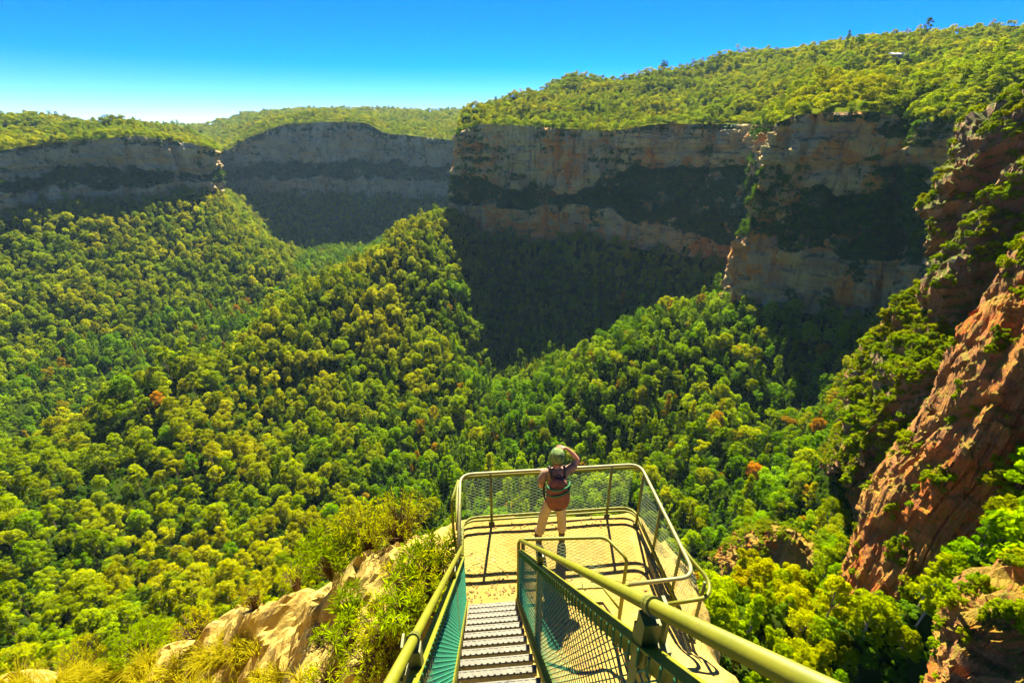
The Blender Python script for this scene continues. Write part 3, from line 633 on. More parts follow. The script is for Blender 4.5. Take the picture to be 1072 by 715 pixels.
pr = empty('person', (1.06, 5.2, 0), 'hiker in a green cap and khaki trousers shading the eyes at the platform fence', 'person')
JB = [(1.05, 5.10, .95, (.145, .10)), (1.06, 5.12, 1.10, (.135, .095)), (1.075, 5.15, 1.28, (.155, .105)), (1.08, 5.175, 1.40, (.14, .085)), (1.085, 5.20, 1.475, .054), (1.088, 5.215, 1.54, .06), (1.09, 5.235, 1.61, (.083, .098)), (1.09, 5.235, 1.68, (.078, .09)), (1.09, 5.23, 1.72, .05),
      (.965, 5.12, .88, .088), (.905, 5.19, .50, .058), (.885, 5.20, .33, .056), (.855, 5.205, .10, .042), (.84, 5.30, .05, .038), (.832, 5.38, .04, .03),
      (1.14, 5.12, .88, .088), (1.195, 5.20, .50, .058), (1.21, 5.21, .33, .056), (1.225, 5.225, .10, .042), (1.245, 5.32, .05, .038), (1.25, 5.40, .04, .03),
      (.91, 5.175, 1.405, .062), (.855, 5.165, 1.28, .048), (.845, 5.175, 1.12, .040), (.88, 5.32, 1.135, .036), (.915, 5.44, 1.16, .026), (.93, 5.50, 1.15, .030),
      (1.26, 5.175, 1.415, .062), (1.35, 5.22, 1.455, .048), (1.425, 5.27, 1.52, .040), (1.33, 5.33, 1.62, .036), (1.25, 5.355, 1.685, .026), (1.20, 5.36, 1.71, .030)]
EB = [(0, 1), (1, 2), (2, 3), (3, 4), (4, 5), (5, 6), (6, 7), (7, 8), (0, 9), (9, 10), (10, 11), (11, 12), (12, 13), (13, 14), (0, 15), (15, 16), (16, 17), (17, 18), (18, 19), (19, 20), (3, 21), (21, 22), (22, 23), (23, 24), (24, 25), (25, 26), (3, 27), (27, 28), (28, 29), (29, 30), (30, 31), (31, 32)]
def fingers(w, dirv, side, curl, ln=.042):
    w = np.array(w); dirv = np.array(dirv) / np.linalg.norm(dirv); side = np.array(side) / np.linalg.norm(side); curl = np.array(curl)
    base = len(JB)
    wi = next(i for i, j in enumerate(JB) if np.allclose(j[:3], w))
    for f, (s, l) in enumerate(((-.027, .85), (-.009, 1.), (.009, .95), (.027, .75))):
        a = w + dirv * .045 + side * s; b_ = a + (dirv + curl * .4) * ln * l; c = b_ + (dirv * .6 + curl) * ln * .8 * l
        i = len(JB); JB.extend([(*a, .010), (*b_, .0085), (*c, .007)]); EB.extend([(wi, i), (i, i + 1), (i + 1, i + 2)])
    a = w + side * -.035 + dirv * .01; b_ = a + (dirv * .7 - side * .7) * .035; i = len(JB); JB.extend([(*a, .012), (*b_, .009)]); EB.extend([(wi, i), (i, i + 1)])
fingers((.93, 5.50, 1.15), (.1, 1, -.1), (1, 0, 0), (0, .1, -1))
fingers((1.20, 5.36, 1.71), (-1, .05, .1), (0, 1, .2), (-.2, .1, -.5))
body = skin('body', JB, EB, M_skin, pr)
sh = skin('shirt', [(1.05, 5.10, .93, (.158, .115)), (1.06, 5.12, 1.10, (.152, .112)), (1.075, 5.15, 1.28, (.172, .122)), (1.08, 5.175, 1.405, (.155, .10)), (1.084, 5.195, 1.455, .066), (.91, 5.175, 1.405, .078), (.853, 5.165, 1.27, .066), (.848, 5.167, 1.20, .062), (1.26, 5.175, 1.415, .078), (1.34, 5.215, 1.45, .064), (1.38, 5.24, 1.48, .06)],
          [(0, 1), (1, 2), (2, 3), (3, 4), (3, 5), (5, 6), (6, 7), (3, 8), (8, 9), (9, 10)], M_shirt, pr)
tr = skin('trousers', [(1.05, 5.10, 1.0, (.155, .113)), (1.05, 5.10, .90, (.16, .12)), (.965, 5.12, .84, .105), (.905, 5.185, .50, .084), (.882, 5.20, .30, .08), (.857, 5.205, .10, .074), (1.14, 5.12, .84, .105), (1.195, 5.195, .50, .084), (1.212, 5.21, .30, .08), (1.225, 5.225, .10, .074)],
          [(0, 1), (1, 2), (2, 3), (3, 4), (4, 5), (1, 6), (6, 7), (7, 8), (8, 9)], M_trous, pr)
for s, a, b_, c in ((0, (.855, 5.175, .05), (.842, 5.30, .045), (.83, 5.41, .035)), (1, (1.225, 5.195, .05), (1.243, 5.32, .045), (1.25, 5.43, .035))):
    o = skin('shoe', [(*a, (.05, .05)), (*b_, (.052, .042)), (*c, (.045, .03)), (a[0], a[1] + .03, .12, .05)], [(0, 1), (1, 2), (0, 3)], M_shoe, pr)
    sb = MB(); sb.box(((a[0] + c[0]) / 2, (a[1] + c[1]) / 2, .012), (.095, .30, .022)); child_off(sb.build('sole', M_dark, o), pr)
# cap with a crown, a band and a peak that looks out over the valley
def lathe(c, prof, n=24, sx=1., sy=1.):
    V = []; Fc = []
    for r, z in prof:
        for k in range(n): t = 2 * math.pi * k / n; V.append((c[0] + r * math.cos(t) * sx, c[1] + r * math.sin(t) * sy, c[2] + z))
    for i in range(len(prof) - 1):
        for k in range(n): Fc.append((i * n + k, i * n + (k + 1) % n, (i + 1) * n + (k + 1) % n, (i + 1) * n + k))
    Fc.append(tuple((len(prof) - 1) * n + k for k in range(n))); b = MB(); b.add(V, Fc); return b
b = lathe((1.09, 5.235, 1.60), [(.108, .0), (.112, .02), (.113, .06), (.108, .10), (.09, .135), (.06, .155), (.02, .163)], 26, .95, 1.1)
cap = under(b, 'cap', M_hat, pr, True)
b = MB(); V = []; m_ = 13
for i in range(m_):
    t = math.pi * (i / (m_ - 1)); V.append((1.09 + .102 * math.cos(t), 5.235 + .11 * math.sin(t), 1.615)); V.append((1.09 + .105 * math.cos(t), 5.235 + .21 * math.sin(t), 1.60)); V.append((1.09 + .102 * math.cos(t), 5.235 + .11 * math.sin(t), 1.607)); V.append((1.09 + .105 * math.cos(t), 5.235 + .21 * math.sin(t), 1.593))
b.add(V, [f for i in range(m_ - 1) for f in ((4 * i, 4 * i + 1, 4 * i + 5, 4 * i + 4), (4 * i + 2, 4 * i + 6, 4 * i + 7, 4 * i + 3), (4 * i + 1, 4 * i + 3, 4 * i + 7, 4 * i + 5))])
child_off(b.build('peak', M_hat, cap), pr)
b = lathe((1.09, 5.222, 1.52), [(.06, .0), (.085, .02), (.094, .05), (.096, .09), (.09, .11)], 22, .95, 1.0); under(b, 'hair', M_hair, pr, True)
for sg in (-1, 1):
    b = MB(); b.tube([(1.09 + sg * .03, 5.325, 1.632), (1.09 + sg * .03, 5.332, 1.632)], [.013, .006], 10); under(b, 'eye', M_dark, pr, True)
    b = MB(); b.tube([(1.09 + sg * .083, 5.225, 1.64), (1.09 + sg * .094, 5.215, 1.615), (1.09 + sg * .084, 5.225, 1.585)], [.012, .017, .01], 8); under(b, 'ear', M_skin, pr, True)
b = MB(); b.tube([(1.09, 5.315, 1.62), (1.09, 5.352, 1.585)], [.008, .015], 8); under(b, 'nose', M_skin, pr, True)
b = MB(); b.tube([(1.07, 5.322, 1.555), (1.09, 5.328, 1.553), (1.11, 5.322, 1.555)], .006, 6); under(b, 'mouth', M_pack, pr, True)
pr.scale = (.96, .96, .96)
b = lathe((1.09, 5.235, 1.60), [(.10, .016), (.158, -.012), (.161, -.006), (.10, .026)], 26, .95, 1.08); child_off(b.build('brim', M_hat, cap, True), pr)
# pack on the back
pk = empty('backpack', (1.08, 5.0, .88), 'brown daypack with two green straps carried on the back of the hiker', 'backpack')
bm = bmesh.new(); bmesh.ops.create_icosphere(bm, subdivisions=4, radius=1)
for v in bm.verts:
    x, y, z = v.co; f = lambda t, e: math.copysign(abs(t) ** e, t)
    w = 1 - .16 * max(z, 0) + .05 * (z < 0); crease = 1 + .05 * math.cos(x * 9) * (y < 0)
    v.co = (1.08 + f(x, .7) * .155 * w, 5.005 + f(y, .75) * .10 * crease * (1 - .2 * z), 1.13 + f(z, .72) * .27)
me = bpy.data.meshes.new('pack_bag'); bm.to_mesh(me); bm.free(); me.materials.append(M_pack); me.polygons.foreach_set('use_smooth', [True] * len(me.polygons))
child_off(link(bpy.data.objects.new('pack_bag', me), pk), pk)
for z_, tilt in ((1.31, .02), (1.21, .045)):
    b = MB(); pts = [(1.08 + .15 * math.cos(t), 5.0 - .115 * math.sin(t), z_ + tilt * math.cos(t)) for t in np.linspace(-.1, math.pi + .1, 17)]; b.tube(pts, .013, 8); under(b, 'compression_strap', M_strap, pk, True)
for s in (-1, 1):
    b = MB(); b.tube(bend([(1.08 + s * .09, 5.06, 1.36), (1.08 + s * .10, 5.16, 1.49), (1.08 + s * .105, 5.285, 1.40), (1.07 + s * .14, 5.27, 1.2), (1.07 + s * .17, 5.13, 1.02), (1.07 + s * .13, 5.04, .96)], .06), .016, 8); under(b, 'shoulder_strap', M_dark, pk, True)
b = MB(); b.tube(bend([(1.05, 5.04, 1.40), (1.06, 5.03, 1.45), (1.10, 5.03, 1.45), (1.11, 5.04, 1.40)], .02), .009, 6); under(b, 'grab_handle', M_dark, pk, True)
b = MB(); b.tube([(1.08 + .10 * math.cos(t), 4.905 + .03 * abs(math.cos(t)), 1.03 + .10 * math.sin(t)) for t in np.linspace(math.pi * 1.02, math.pi * 1.98, 13)], .012, 6); under(b, 'pocket_seam', M_dark, pk, True)
pk.scale = (1.06, 1.0, 1.04); pk.location = (1.08, 5.0, .82)

# dry leaves and grit blown on to the platform
g = np.random.default_rng(17); LV, LF = [], []
for i in range(190):
    if i < 80: x, y = g.uniform(-.3, .5), 4.25 + abs(g.normal(0, .22))
    else: x, y = g.uniform(-.3, 2.4), g.choice([5.45, 4.4]) + g.normal(0, .1)
    z = rock_at(x, y) + .006; a = g.uniform(0, 6.28); L = g.uniform(.012, .04); d = np.array([math.cos(a), math.sin(a), g.uniform(-.1, .3)]) * L; e = np.array([-math.sin(a), math.cos(a), g.uniform(-.2, .2)]) * L * .35; c = np.array([x, y, z + .004]); b_ = len(LV)
    LV += [c - d, c + e, c + d, c - e]; LF.append((b_, b_ + 1, b_ + 2, b_ + 3))
tag(mesh('leaf_litter', np.array(LV), LF, mat_simple('dry_leaf', (.15, .085, .02), (.20, .13, .03), 40, .9)), kind='stuff')
# ------------------------------------------------------------------ leaves
GUM = [(.215, .28, .0), (.325, .325, .0), (.135, .215, .0)]
L_gum = mat_leaf('gum_leaves', GUM, (1.7, 1.6, .2), rust=.015)
L_gully = mat_leaf('gully_leaves', [(.15, .26, .0), (.24, .30, .0), (.08, .18, .0)], (1.7, 1.65, .2), rust=.045)
L_bright = mat_leaf('bright_leaves', [(.16, .27, .0), (.21, .29, .0), (.11, .23, .0)], (1.7, 1.6, .4))
L_olive = mat_leaf('olive_leaves', [(.22, .265, .0), (.29, .295, .0), (.17, .235, .0)], (1.6, 1.45, .4))
L_rust = mat_leaf('rust_leaves', [(.38, .19, .003), (.33, .20, .002), (.30, .23, .001)], (1.5, 1.2, .4))
L_shrub = mat_leaf('crag_shrub_leaves', [(.18, .26, .001), (.27, .28, .001), (.12, .21, .002)], (1.6, 1.5, .4), patch=.08)
L_dark = mat_leaf('ledge_leaves', [(.075, .15, .004), (.10, .17, .003), (.055, .125, .004)], (1.5, 1.5, .4))  # greens darkened so the shade on the cliff ledges is in the leaf colour
L_near = mat_leaf('shrub_leaves', [(.31, .33, .001), (.38, .34, .001), (.22, .29, .001)], (1.4, 1.3, .3), var=.7, patch=.5)
L_near2 = mat_leaf('green_shrub_leaves', [(.17, .25, .001), (.22, .28, .001), (.12, .19, .002)], (1.4, 1.35, .3), var=.7, patch=.5)
L_grass = mat_leaf('dry_grass', [(.42, .37, .008), (.34, .34, .006), (.46, .38, .015)], (1.2, 1.1, .4), var=.5, patch=.5)
M_bark = mat_simple('bark', (.30, .22, .14), (.18, .12, .07), 2, .9)
M_stem = mat_simple('shrub_stem', (.16, .09, .04), (.10, .06, .03), 12, .9)
def leafquads(C, Nn, size, asp=1.0, jit=.42):
    """quads at C facing Nn with jitter"""
    n = len(C); nn = Nn + jit * rng.normal(size=(n, 3)); nn /= np.linalg.norm(nn, axis=1)[:, None]
    a = rng.normal(size=(n, 3)); u = np.cross(nn, a); u /= np.linalg.norm(u, axis=1)[:, None]; v = np.cross(nn, u)
    s = size * rng.uniform(.65, 1.35, n); u *= (s / 2)[:, None]; v *= (s / 2 * asp)[:, None]
    V = np.stack([C - u - v * .6, C + u * .7 - v, C + u + v * .6, C - u * .7 + v], 1).reshape(-1, 3)
    return V, np.arange(4 * n).reshape(n, 4)
def crown_mesh(name, R0, h0, h1, shape, nclump, per, leaf, seed):
    """shape: 'dome', 'cone' or 'open'"""
    global rng
    rng = np.random.default_rng(seed); Cs = []; Ns = []; cl = []
    for i in range(nclump):
        t = (i + .5) / nclump; a = i * 2.399 + rng.uniform(-.4, .4)
        if shape == 'dome': z = 1 - t ** 1.1; rr = math.sqrt(max(0, 1 - (z - .25) ** 2 / .62)) * rng.uniform(.55, .85) if i else 0
        elif shape == 'cone': z = 1 - t; rr = (.12 + .75 * t) * rng.uniform(.55, .9) if i else 0
        else: z = rng.uniform(.25, 1); rr = rng.uniform(.35, .9)
        c = np.array([math.cos(a) * rr * R0, math.sin(a) * rr * R0, h0 + (h1 - h0) * z]); rad_ = R0 * rng.uniform(.22, .46) * (.75 if shape == 'cone' else 1)
        c[2] -= rad_ * .7; cl.append((c, rad_))
        d = rng.normal(size=(per, 3)); d[:, 2] = np.abs(d[:, 2]) * 1.1 - .25; d /= np.linalg.norm(d, axis=1)[:, None]
        Cs.append(c + d * rad_ * rng.uniform(.72, 1.08, per)[:, None] * np.array([1, 1, .85])); Ns.append(d + np.array([0, 0, .25]))
    V, Fc = leafquads(np.concatenate(Cs), np.concatenate(Ns), leaf)
    me = bpy.data.meshes.new(name); me.from_pydata(V.tolist(), [], Fc.tolist()); me.update(); return me, cl
def trunk_mesh(name, h0, h1, cl, r0):
    b = MB(); top = h0 + (h1 - h0) * .6
    b.tube([(0, 0, -2.5), (.1, .05, h0 * .5), (0, .12, h0), (.1, 0, top)], [r0 * 1.3, r0, r0 * .8, r0 * .3], 6, cap=False)
    for c, rr in cl[1::3]: b.tube([(0, .1, h0 * .85), tuple(np.array([0, .1, h0 * .85]) * .35 + c * .65 + np.array([0, 0, -.6])), tuple(c)], [r0 * .5, r0 * .3, r0 * .12], 4, cap=False)
    me = bpy.data.meshes.new(name); me.from_pydata(b.V, [], b.F); me.materials.append(M_bark); me.update(); return me
KINDS_ = [('dome', 5.0, 7, 15, 20, 100), ('dome', 4.2, 8, 18, 17, 100), ('open', 5.2, 6, 14, 16, 105), ('dome', 5.6, 6, 13, 24, 95), ('cone', 3.6, 4, 18, 22, 85), ('open', 4.2, 7, 17, 14, 105)]
CROWN = []; TRUNK = []
for i, (sh_, R0, h0, h1, nc, per) in enumerate(KINDS_):
    me, cl = crown_mesh('crown', R0, h0, h1, sh_, nc, per, .56 if sh_ != 'cone' else .46, 100 + i); me.materials.append(L_gum); CROWN.append(me); TRUNK.append(trunk_mesh('trunk', h0, h1, cl, .28))
# low bushes for ledges and crags
SHRUB = []
for i in range(4):
    me, cl = crown_mesh('foliage', 1.2, .1, 1.9, ('open', 'dome', 'open', 'cone')[i], 12, 75, .22, 200 + i); me.materials.append(L_shrub); SHRUB.append(me)
rng = np.random.default_rng(99)
# ------------------------------------------------------------------ where trees stand
def tri_sample(V, Q, n, w=None):
    a, b, c, d = V[Q[:, 0]], V[Q[:, 1]], V[Q[:, 2]], V[Q[:, 3]]; nn = np.cross(c - a, d - b); A = .5 * np.linalg.norm(nn, axis=1); nz = np.abs(nn[:, 2]) / (2 * A + 1e-9)
    wt = A if w is None else A * w(V[Q].mean(1), nz)
    k = rng.choice(len(Q), n, p=wt / wt.sum()); u, v = rng.uniform(size=(2, n, 1))
    return (a[k] * (1 - u) + b[k] * u) * (1 - v) + (d[k] * (1 - u) + c[k] * u) * v, nz[k]
def thin(P, sp):
    """keep points at least about sp apart (grid hash)"""
    grid = {}; keep = []
    sp = np.broadcast_to(sp, (len(P),)); cell = float(sp.max())
    for i, (x, y, z) in enumerate(P):
        kx, ky, kz = int(x // cell), int(y // cell), int(z // cell); ok = True; s2 = sp[i] ** 2
        for a in (-1, 0, 1):
            for b in (-1, 0, 1):
                for c in (-1, 0, 1):
                    for j in grid.get((kx + a, ky + b, kz + c), ()):
                        p = P[j]
                        if (p[0] - x) ** 2 + (p[1] - y) ** 2 + (p[2] - z) ** 2 < s2: ok = False; break
                    if not ok: break
                if not ok: break
            if not ok: break
        if ok: grid.setdefault((kx, ky, kz), []).append(i); keep.append(i)
    return np.array(keep)
allV = [GV]; allF = [GF]; off = len(GV)
for k_, (G, _) in LOFT.items():
    allV.append(G.reshape(-1, 3)); allF.append(gridF(*G.shape[:2]) + off); off += G.shape[0] * G.shape[1]
allV.append(ROCKV); allF.append(ROCKF + off)
BV = BVHTree.FromPolygons([tuple(v) for v in np.concatenate(allV).tolist()], [tuple(f) for f in np.concatenate(allF).tolist()])
eye = Vector((0, 0, EYE))
def visible(P, up):
    px, py, zc = proj(P + np.array([0, 0, up])); ok = np.zeros(len(P), bool); m = 70
    cand = np.where((zc > 1) & (px > -m) & (px < 1072 + m) & (py > -m) & (py < 715 + 150))[0]
    for i in cand:
        t = Vector(P[i]) + Vector((0, 0, up)); d = t - eye; L = d.length
        h = BV.ray_cast(eye, d / L, L - 1.5)
        ok[i] = h[0] is None
        if not ok[i] and P[i][0] ** 2 + P[i][1] ** 2 < 9e4:    # also what a step to either side would uncover
            for e2 in (Vector((2.6, -.8, EYE + 1)), Vector((-2.6, -.8, EYE + 1))):
                d = t - e2; L = d.length
                if BV.ray_cast(e2, d / L, L - 1.5)[0] is None: ok[i] = True; break
    return ok
# valley forest
P, nz = tri_sample(GV, GF, 210000, lambda c, nz: np.where(np.hypot(c[:, 0], c[:, 1]) > 40, 1, 0) * np.where(np.hypot(c[:, 0], c[:, 1]) < 200, 4, 1) * np.where(c[:, 2] < -20, 1, .3))
D = np.hypot(P[:, 0], P[:, 1]); P = P[D < 1800]; D = np.hypot(P[:, 0], P[:, 1])
siz = np.clip(.79 + .29 * rng.normal(size=len(P)), .38, 1.6) * np.clip(.45 + D / 420, .5, 1.0)
k = thin(P, 5.8 * siz); P, siz = P[k], siz[k]
v = visible(P, 13); P, siz = P[v], siz[v]
a_ = proj(P)[0]; k = ~((a_ > 885) & (np.hypot(P[:, 0], P[:, 1]) < 68)); P, siz = P[k], siz[k]
VAL = (P, siz); print('valley', len(P))
# tableland woods
TP_, TS_ = [], []
for nm in ('sandstone_cliff_top', 'far_left_cliff_top', 'far_middle_cliff_top'):
    G = LOFT[nm][0]; Vt = G.reshape(-1, 3); Qt = gridF(*G.shape[:2])
    P, nz = tri_sample(Vt, Qt, 40000, lambda c, nz: 1 / (1 + (np.hypot(c[:, 0], c[:, 1]) / 900) ** 2))
    D = np.hypot(P[:, 0], P[:, 1]); P = P[D < 3400]; D = np.hypot(P[:, 0], P[:, 1])
    siz = np.clip(.75 + .2 * rng.normal(size=len(P)), .4, 1.3) * np.clip(D / 1500, 1, 2)
    k = thin(P, 6.5 * siz); P, siz = P[k], siz[k]; v = visible(P, 9); TP_.append(P[v]); TS_.append(siz[v])
TAB = (np.concatenate(TP_), np.concatenate(TS_)); print('tableland', len(TAB[0]))
# ledges of the cliffs
LP_, LS_ = [], []
for nm, n in (('sandstone_cliff', 30000), ('far_left_cliff', 9000), ('far_middle_cliff', 9000)):
    G, ns = LOFT[nm]; c0, c1 = ns[0], ns[0] + ns[1]; sub = G[:, c0 - 1:c1 + 2]
    P, nz = tri_sample(sub.reshape(-1, 3), gridF(*sub.shape[:2]), n, lambda c, nz: np.clip((nz - .25) * 3, .04, 1)); P = P[fbm(P / 45, 3, 78) > -.28]
    sub2 = G[:, :c0]; P2, nz2 = tri_sample(sub2.reshape(-1, 3), gridF(*sub2.shape[:2]), n // 2, lambda c, nz: np.where(nz > .55, 1, .0) + 1e-6)
    m = vn(P2 / 40, 77) > .1; P = np.concatenate([P, P2[m][: n // 12]])
    siz = rng.uniform(.35, .75, len(P)); k = thin(P, 5.5 * siz); P, siz = P[k], siz[k]; v = visible(P, 5); LP_.append(P[v]); LS_.append(siz[v])
LED = (np.concatenate(LP_), np.concatenate(LS_)); print('ledge', len(LED[0]))
# bushes on the crags at the right
CP_, CS_ = [], []
for nm, n, s0, thr in (('rock_rib', 16000, 1.1, .5), ('rock_fin', 14000, .95, .5), ('forest_crag', 5000, .8, .45), ('green_spur', 40000, 1., .35), ('red_rock_spur', 12000, .62, .5), ('near_crag', 12000, .5, .42)):
    G, ns = LOFT[nm]; top_ = G[:, :sum(ns[:-2]) + 3]; wl_ = G[:, sum(ns[:-2]) + 3:]; wf = lambda c, nz: np.clip((nz - thr) * 4, .0, 1) + .004
    P, nz = tri_sample(top_.reshape(-1, 3), gridF(*top_.shape[:2]), n, wf); Pw, _ = tri_sample(wl_.reshape(-1, 3), gridF(*wl_.shape[:2]), n // 3, wf); Pw = Pw[fbm(Pw / (14 * s0), 2, 46) > .38]; P = np.concatenate([P, Pw])
    m = fbm(P / (9 * s0), 3, 44) > {'green_spur': -.9, 'rock_rib': -.02, 'rock_fin': .03, 'near_crag': .0, 'red_rock_spur': .06}.get(nm, .12); P = P[m]; siz = s0 * rng.uniform(.28, 1.25, len(P)); k = thin(P, 1.15 * siz); P, siz = P[k], siz[k]; v = visible(P, 1.2 * s0); CP_.append(P[v]); CS_.append(siz[v])
CRG = (np.concatenate(CP_), np.concatenate(CS_)); print('crag', len(CRG[0]))
def biggest(P, siz, R0, hc, n):
    """the n that show the largest area once nearer ones have been drawn over farther ones"""
    px, py, zc = proj(P + np.array([0, 0, 1.]) * (hc * siz)[:, None]); r = F * R0 * siz / zc; buf = np.full((715, 1072), -1, np.int32)
    for i in np.argsort(-zc):
        a, b = int(max(px[i] - r[i], 0)), int(min(px[i] + r[i] + 1, 1072)); c, d = int(max(py[i] - r[i], 0)), int(min(py[i] + r[i] + 1, 715))
        if a >= b or c >= d: continue
        yy, xx = np.mgrid[c:d, a:b]; m = (xx - px[i]) ** 2 + (yy - py[i]) ** 2 <= r[i] ** 2; buf[c:d, a:b][m] = i
    # the stair, fence, near rock hide part of the forest
    yy, xx = np.mgrid[0:715, 0:1072]; buf[(yy > 485) & (xx > 475) & (xx < 735 + (yy - 600) * .9)] = -1
    for (x0, y0), (x1, y1) in (((470, 545), (60, 700)),):
        buf[(xx < x0) & (yy > y0 + (xx - x0) * (y1 - y0) / (x1 - x0) - 6)] = -1
    cnt = np.bincount(buf[buf >= 0], minlength=len(P)); o_ = np.argsort(-cnt); return o_[:n][cnt[o_[:n]] > 8], cnt
# ------------------------------------------------------------------ masses of trees as one object each
def proto_coll(name, crowns, trunks):
    c = bpy.data.collections.new(name)
    for i, me in enumerate(crowns):
        m2 = me
        if trunks:
            bm = bmesh.new(); bm.from_mesh(me); nf = len(bm.faces); bm.from_mesh(trunks[i]); bm.faces.ensure_lookup_table()
            for f in bm.faces[nf:]: f.material_index = 1
            m2 = bpy.data.meshes.new(name + '_tree'); bm.to_mesh(m2); bm.free(); m2.materials.clear(); m2.materials.append(me.materials[0]); m2.materials.append(M_bark)
        c.objects.link(bpy.data.objects.new('%s_%02d' % (name, i), m2))
    return c
def scatter(name, P, siz, coll, kinds, wts, squash=(.8, 1.35)):
    n = len(P); me = bpy.data.meshes.new(name); me.from_pydata(P.tolist(), [], [])
    idx = rng.choice(kinds, n, p=np.array(wts) / sum(wts)); at = me.attributes.new('pick', 'INT', 'POINT'); at.data.foreach_set('value', idx.astype(np.int32))
    ro = np.zeros((n, 3)); ro[:, :2] = rng.normal(0, .06, (n, 2)); ro[:, 2] = rng.uniform(0, 6.28, n); at = me.attributes.new('turn', 'FLOAT_VECTOR', 'POINT'); at.data.foreach_set('vector', ro.ravel())
    sc = np.stack([siz, siz, siz * rng.uniform(*squash, n)], 1); at = me.attributes.new('size', 'FLOAT_VECTOR', 'POINT'); at.data.foreach_set('vector', sc.ravel())
    o = link(bpy.data.objects.new(name, me)); tag(o, kind='stuff')
    ng = bpy.data.node_groups.new(name, 'GeometryNodeTree'); ng.interface.new_socket('Geometry', in_out='INPUT', socket_type='NodeSocketGeometry'); ng.interface.new_socket('Geometry', in_out='OUTPUT', socket_type='NodeSocketGeometry')
    gi, go = ng.nodes.new('NodeGroupInput'), ng.nodes.new('NodeGroupOutput'); ci = ng.nodes.new('GeometryNodeCollectionInfo'); ci.inputs['Collection'].default_value = coll; ci.inputs['Separate Children'].default_value = True; ci.inputs['Reset Children'].default_value = True
    ip = ng.nodes.new('GeometryNodeInstanceOnPoints'); ip.inputs['Pick Instance'].default_value = True
    def attr(nm, ty):
        a = ng.nodes.new('GeometryNodeInputNamedAttribute'); a.data_type = ty; a.inputs['Name'].default_value = nm; return a.outputs['Attribute']
    ng.links.new(gi.outputs[0], ip.inputs['Points']); ng.links.new(ci.outputs[0], ip.inputs['Instance']); ng.links.new(attr('pick', 'INT'), ip.inputs['Instance Index'])
    e2r = ng.nodes.new('FunctionNodeEulerToRotation'); ng.links.new(attr('turn', 'FLOAT_VECTOR'), e2r.inputs[0]); ng.links.new(e2r.outputs[0], ip.inputs['Rotation']); ng.links.new(attr('size', 'FLOAT_VECTOR'), ip.inputs['Scale']); ng.links.new(ip.outputs[0], go.inputs[0])
    o.modifiers.new('scatter', 'NODES').node_group = ng; return o
DARKC = []
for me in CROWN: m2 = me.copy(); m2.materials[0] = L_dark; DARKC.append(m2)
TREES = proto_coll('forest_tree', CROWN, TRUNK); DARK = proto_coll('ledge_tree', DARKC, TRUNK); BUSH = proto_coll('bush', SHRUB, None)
DS = []
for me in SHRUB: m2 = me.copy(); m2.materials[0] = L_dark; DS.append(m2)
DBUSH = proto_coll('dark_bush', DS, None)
ind, cnt = biggest(*VAL, 4.6, 10, 300); rest = np.setdiff1d(np.arange(len(VAL[0])), ind); rest = rest
GULC = []
for me in CROWN: m2 = me.copy(); m2.materials[0] = L_gully; GULC.append(m2)
GULLY = proto_coll('gully_tree', GULC, TRUNK)
def wet(P):
    px, py, _ = proj(P); return (px > 470 + np.clip(400 - py, 0, 400) * .0 + 25 * vn(P / 60, 3)) & (py > 300) | (P[:, 2] < -243 + 10 * vn(P / 50, 4))
wt_ = wet(VAL[0]); r1, r2 = rest[~wt_[rest]], rest[wt_[rest]]
scatter('forest', VAL[0][r1], VAL[1][r1], TREES, range(6), [3, 3, 2, 3, .5, 2])
scatter('gully_forest', VAL[0][r2], VAL[1][r2], GULLY, range(6), [2, 3, 1, 2, 3.5, 2])
scatter('tableland_forest', *TAB, TREES, range(6), [3, 2, 3, 3, .4, 2], (.6, .9))
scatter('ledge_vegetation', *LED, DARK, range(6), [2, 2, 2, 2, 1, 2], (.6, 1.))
ci_, ccnt = biggest(*CRG, 1.3, 1, 220); crest = np.setdiff1d(np.arange(len(CRG[0])), ci_)
if len(crest): scatter('crag_undergrowth', CRG[0][crest], CRG[1][crest], BUSH, range(4), [1, 1, 1, 1], (.75, 1.3))
# low growth between the nearer trees; dark leaf colour paints shade into the gaps
P, nz = tri_sample(GV, GF, 60000, lambda c, nz: np.where(np.hypot(c[:, 0], c[:, 1]) > 31, 1, 0) / (1 + (np.hypot(c[:, 0], c[:, 1]) / 260) ** 4))
P = P[np.hypot(P[:, 0], P[:, 1]) < 560]; siz = rng.uniform(.8, 1.8, len(P)); k = thin(P, 2.1 * siz); P, siz = P[k], siz[k]; v = visible(P, 3.5)
scatter('undergrowth', P[v], siz[v], DBUSH, range(4), [1, 1, 1, 1], (.7, 1.2))
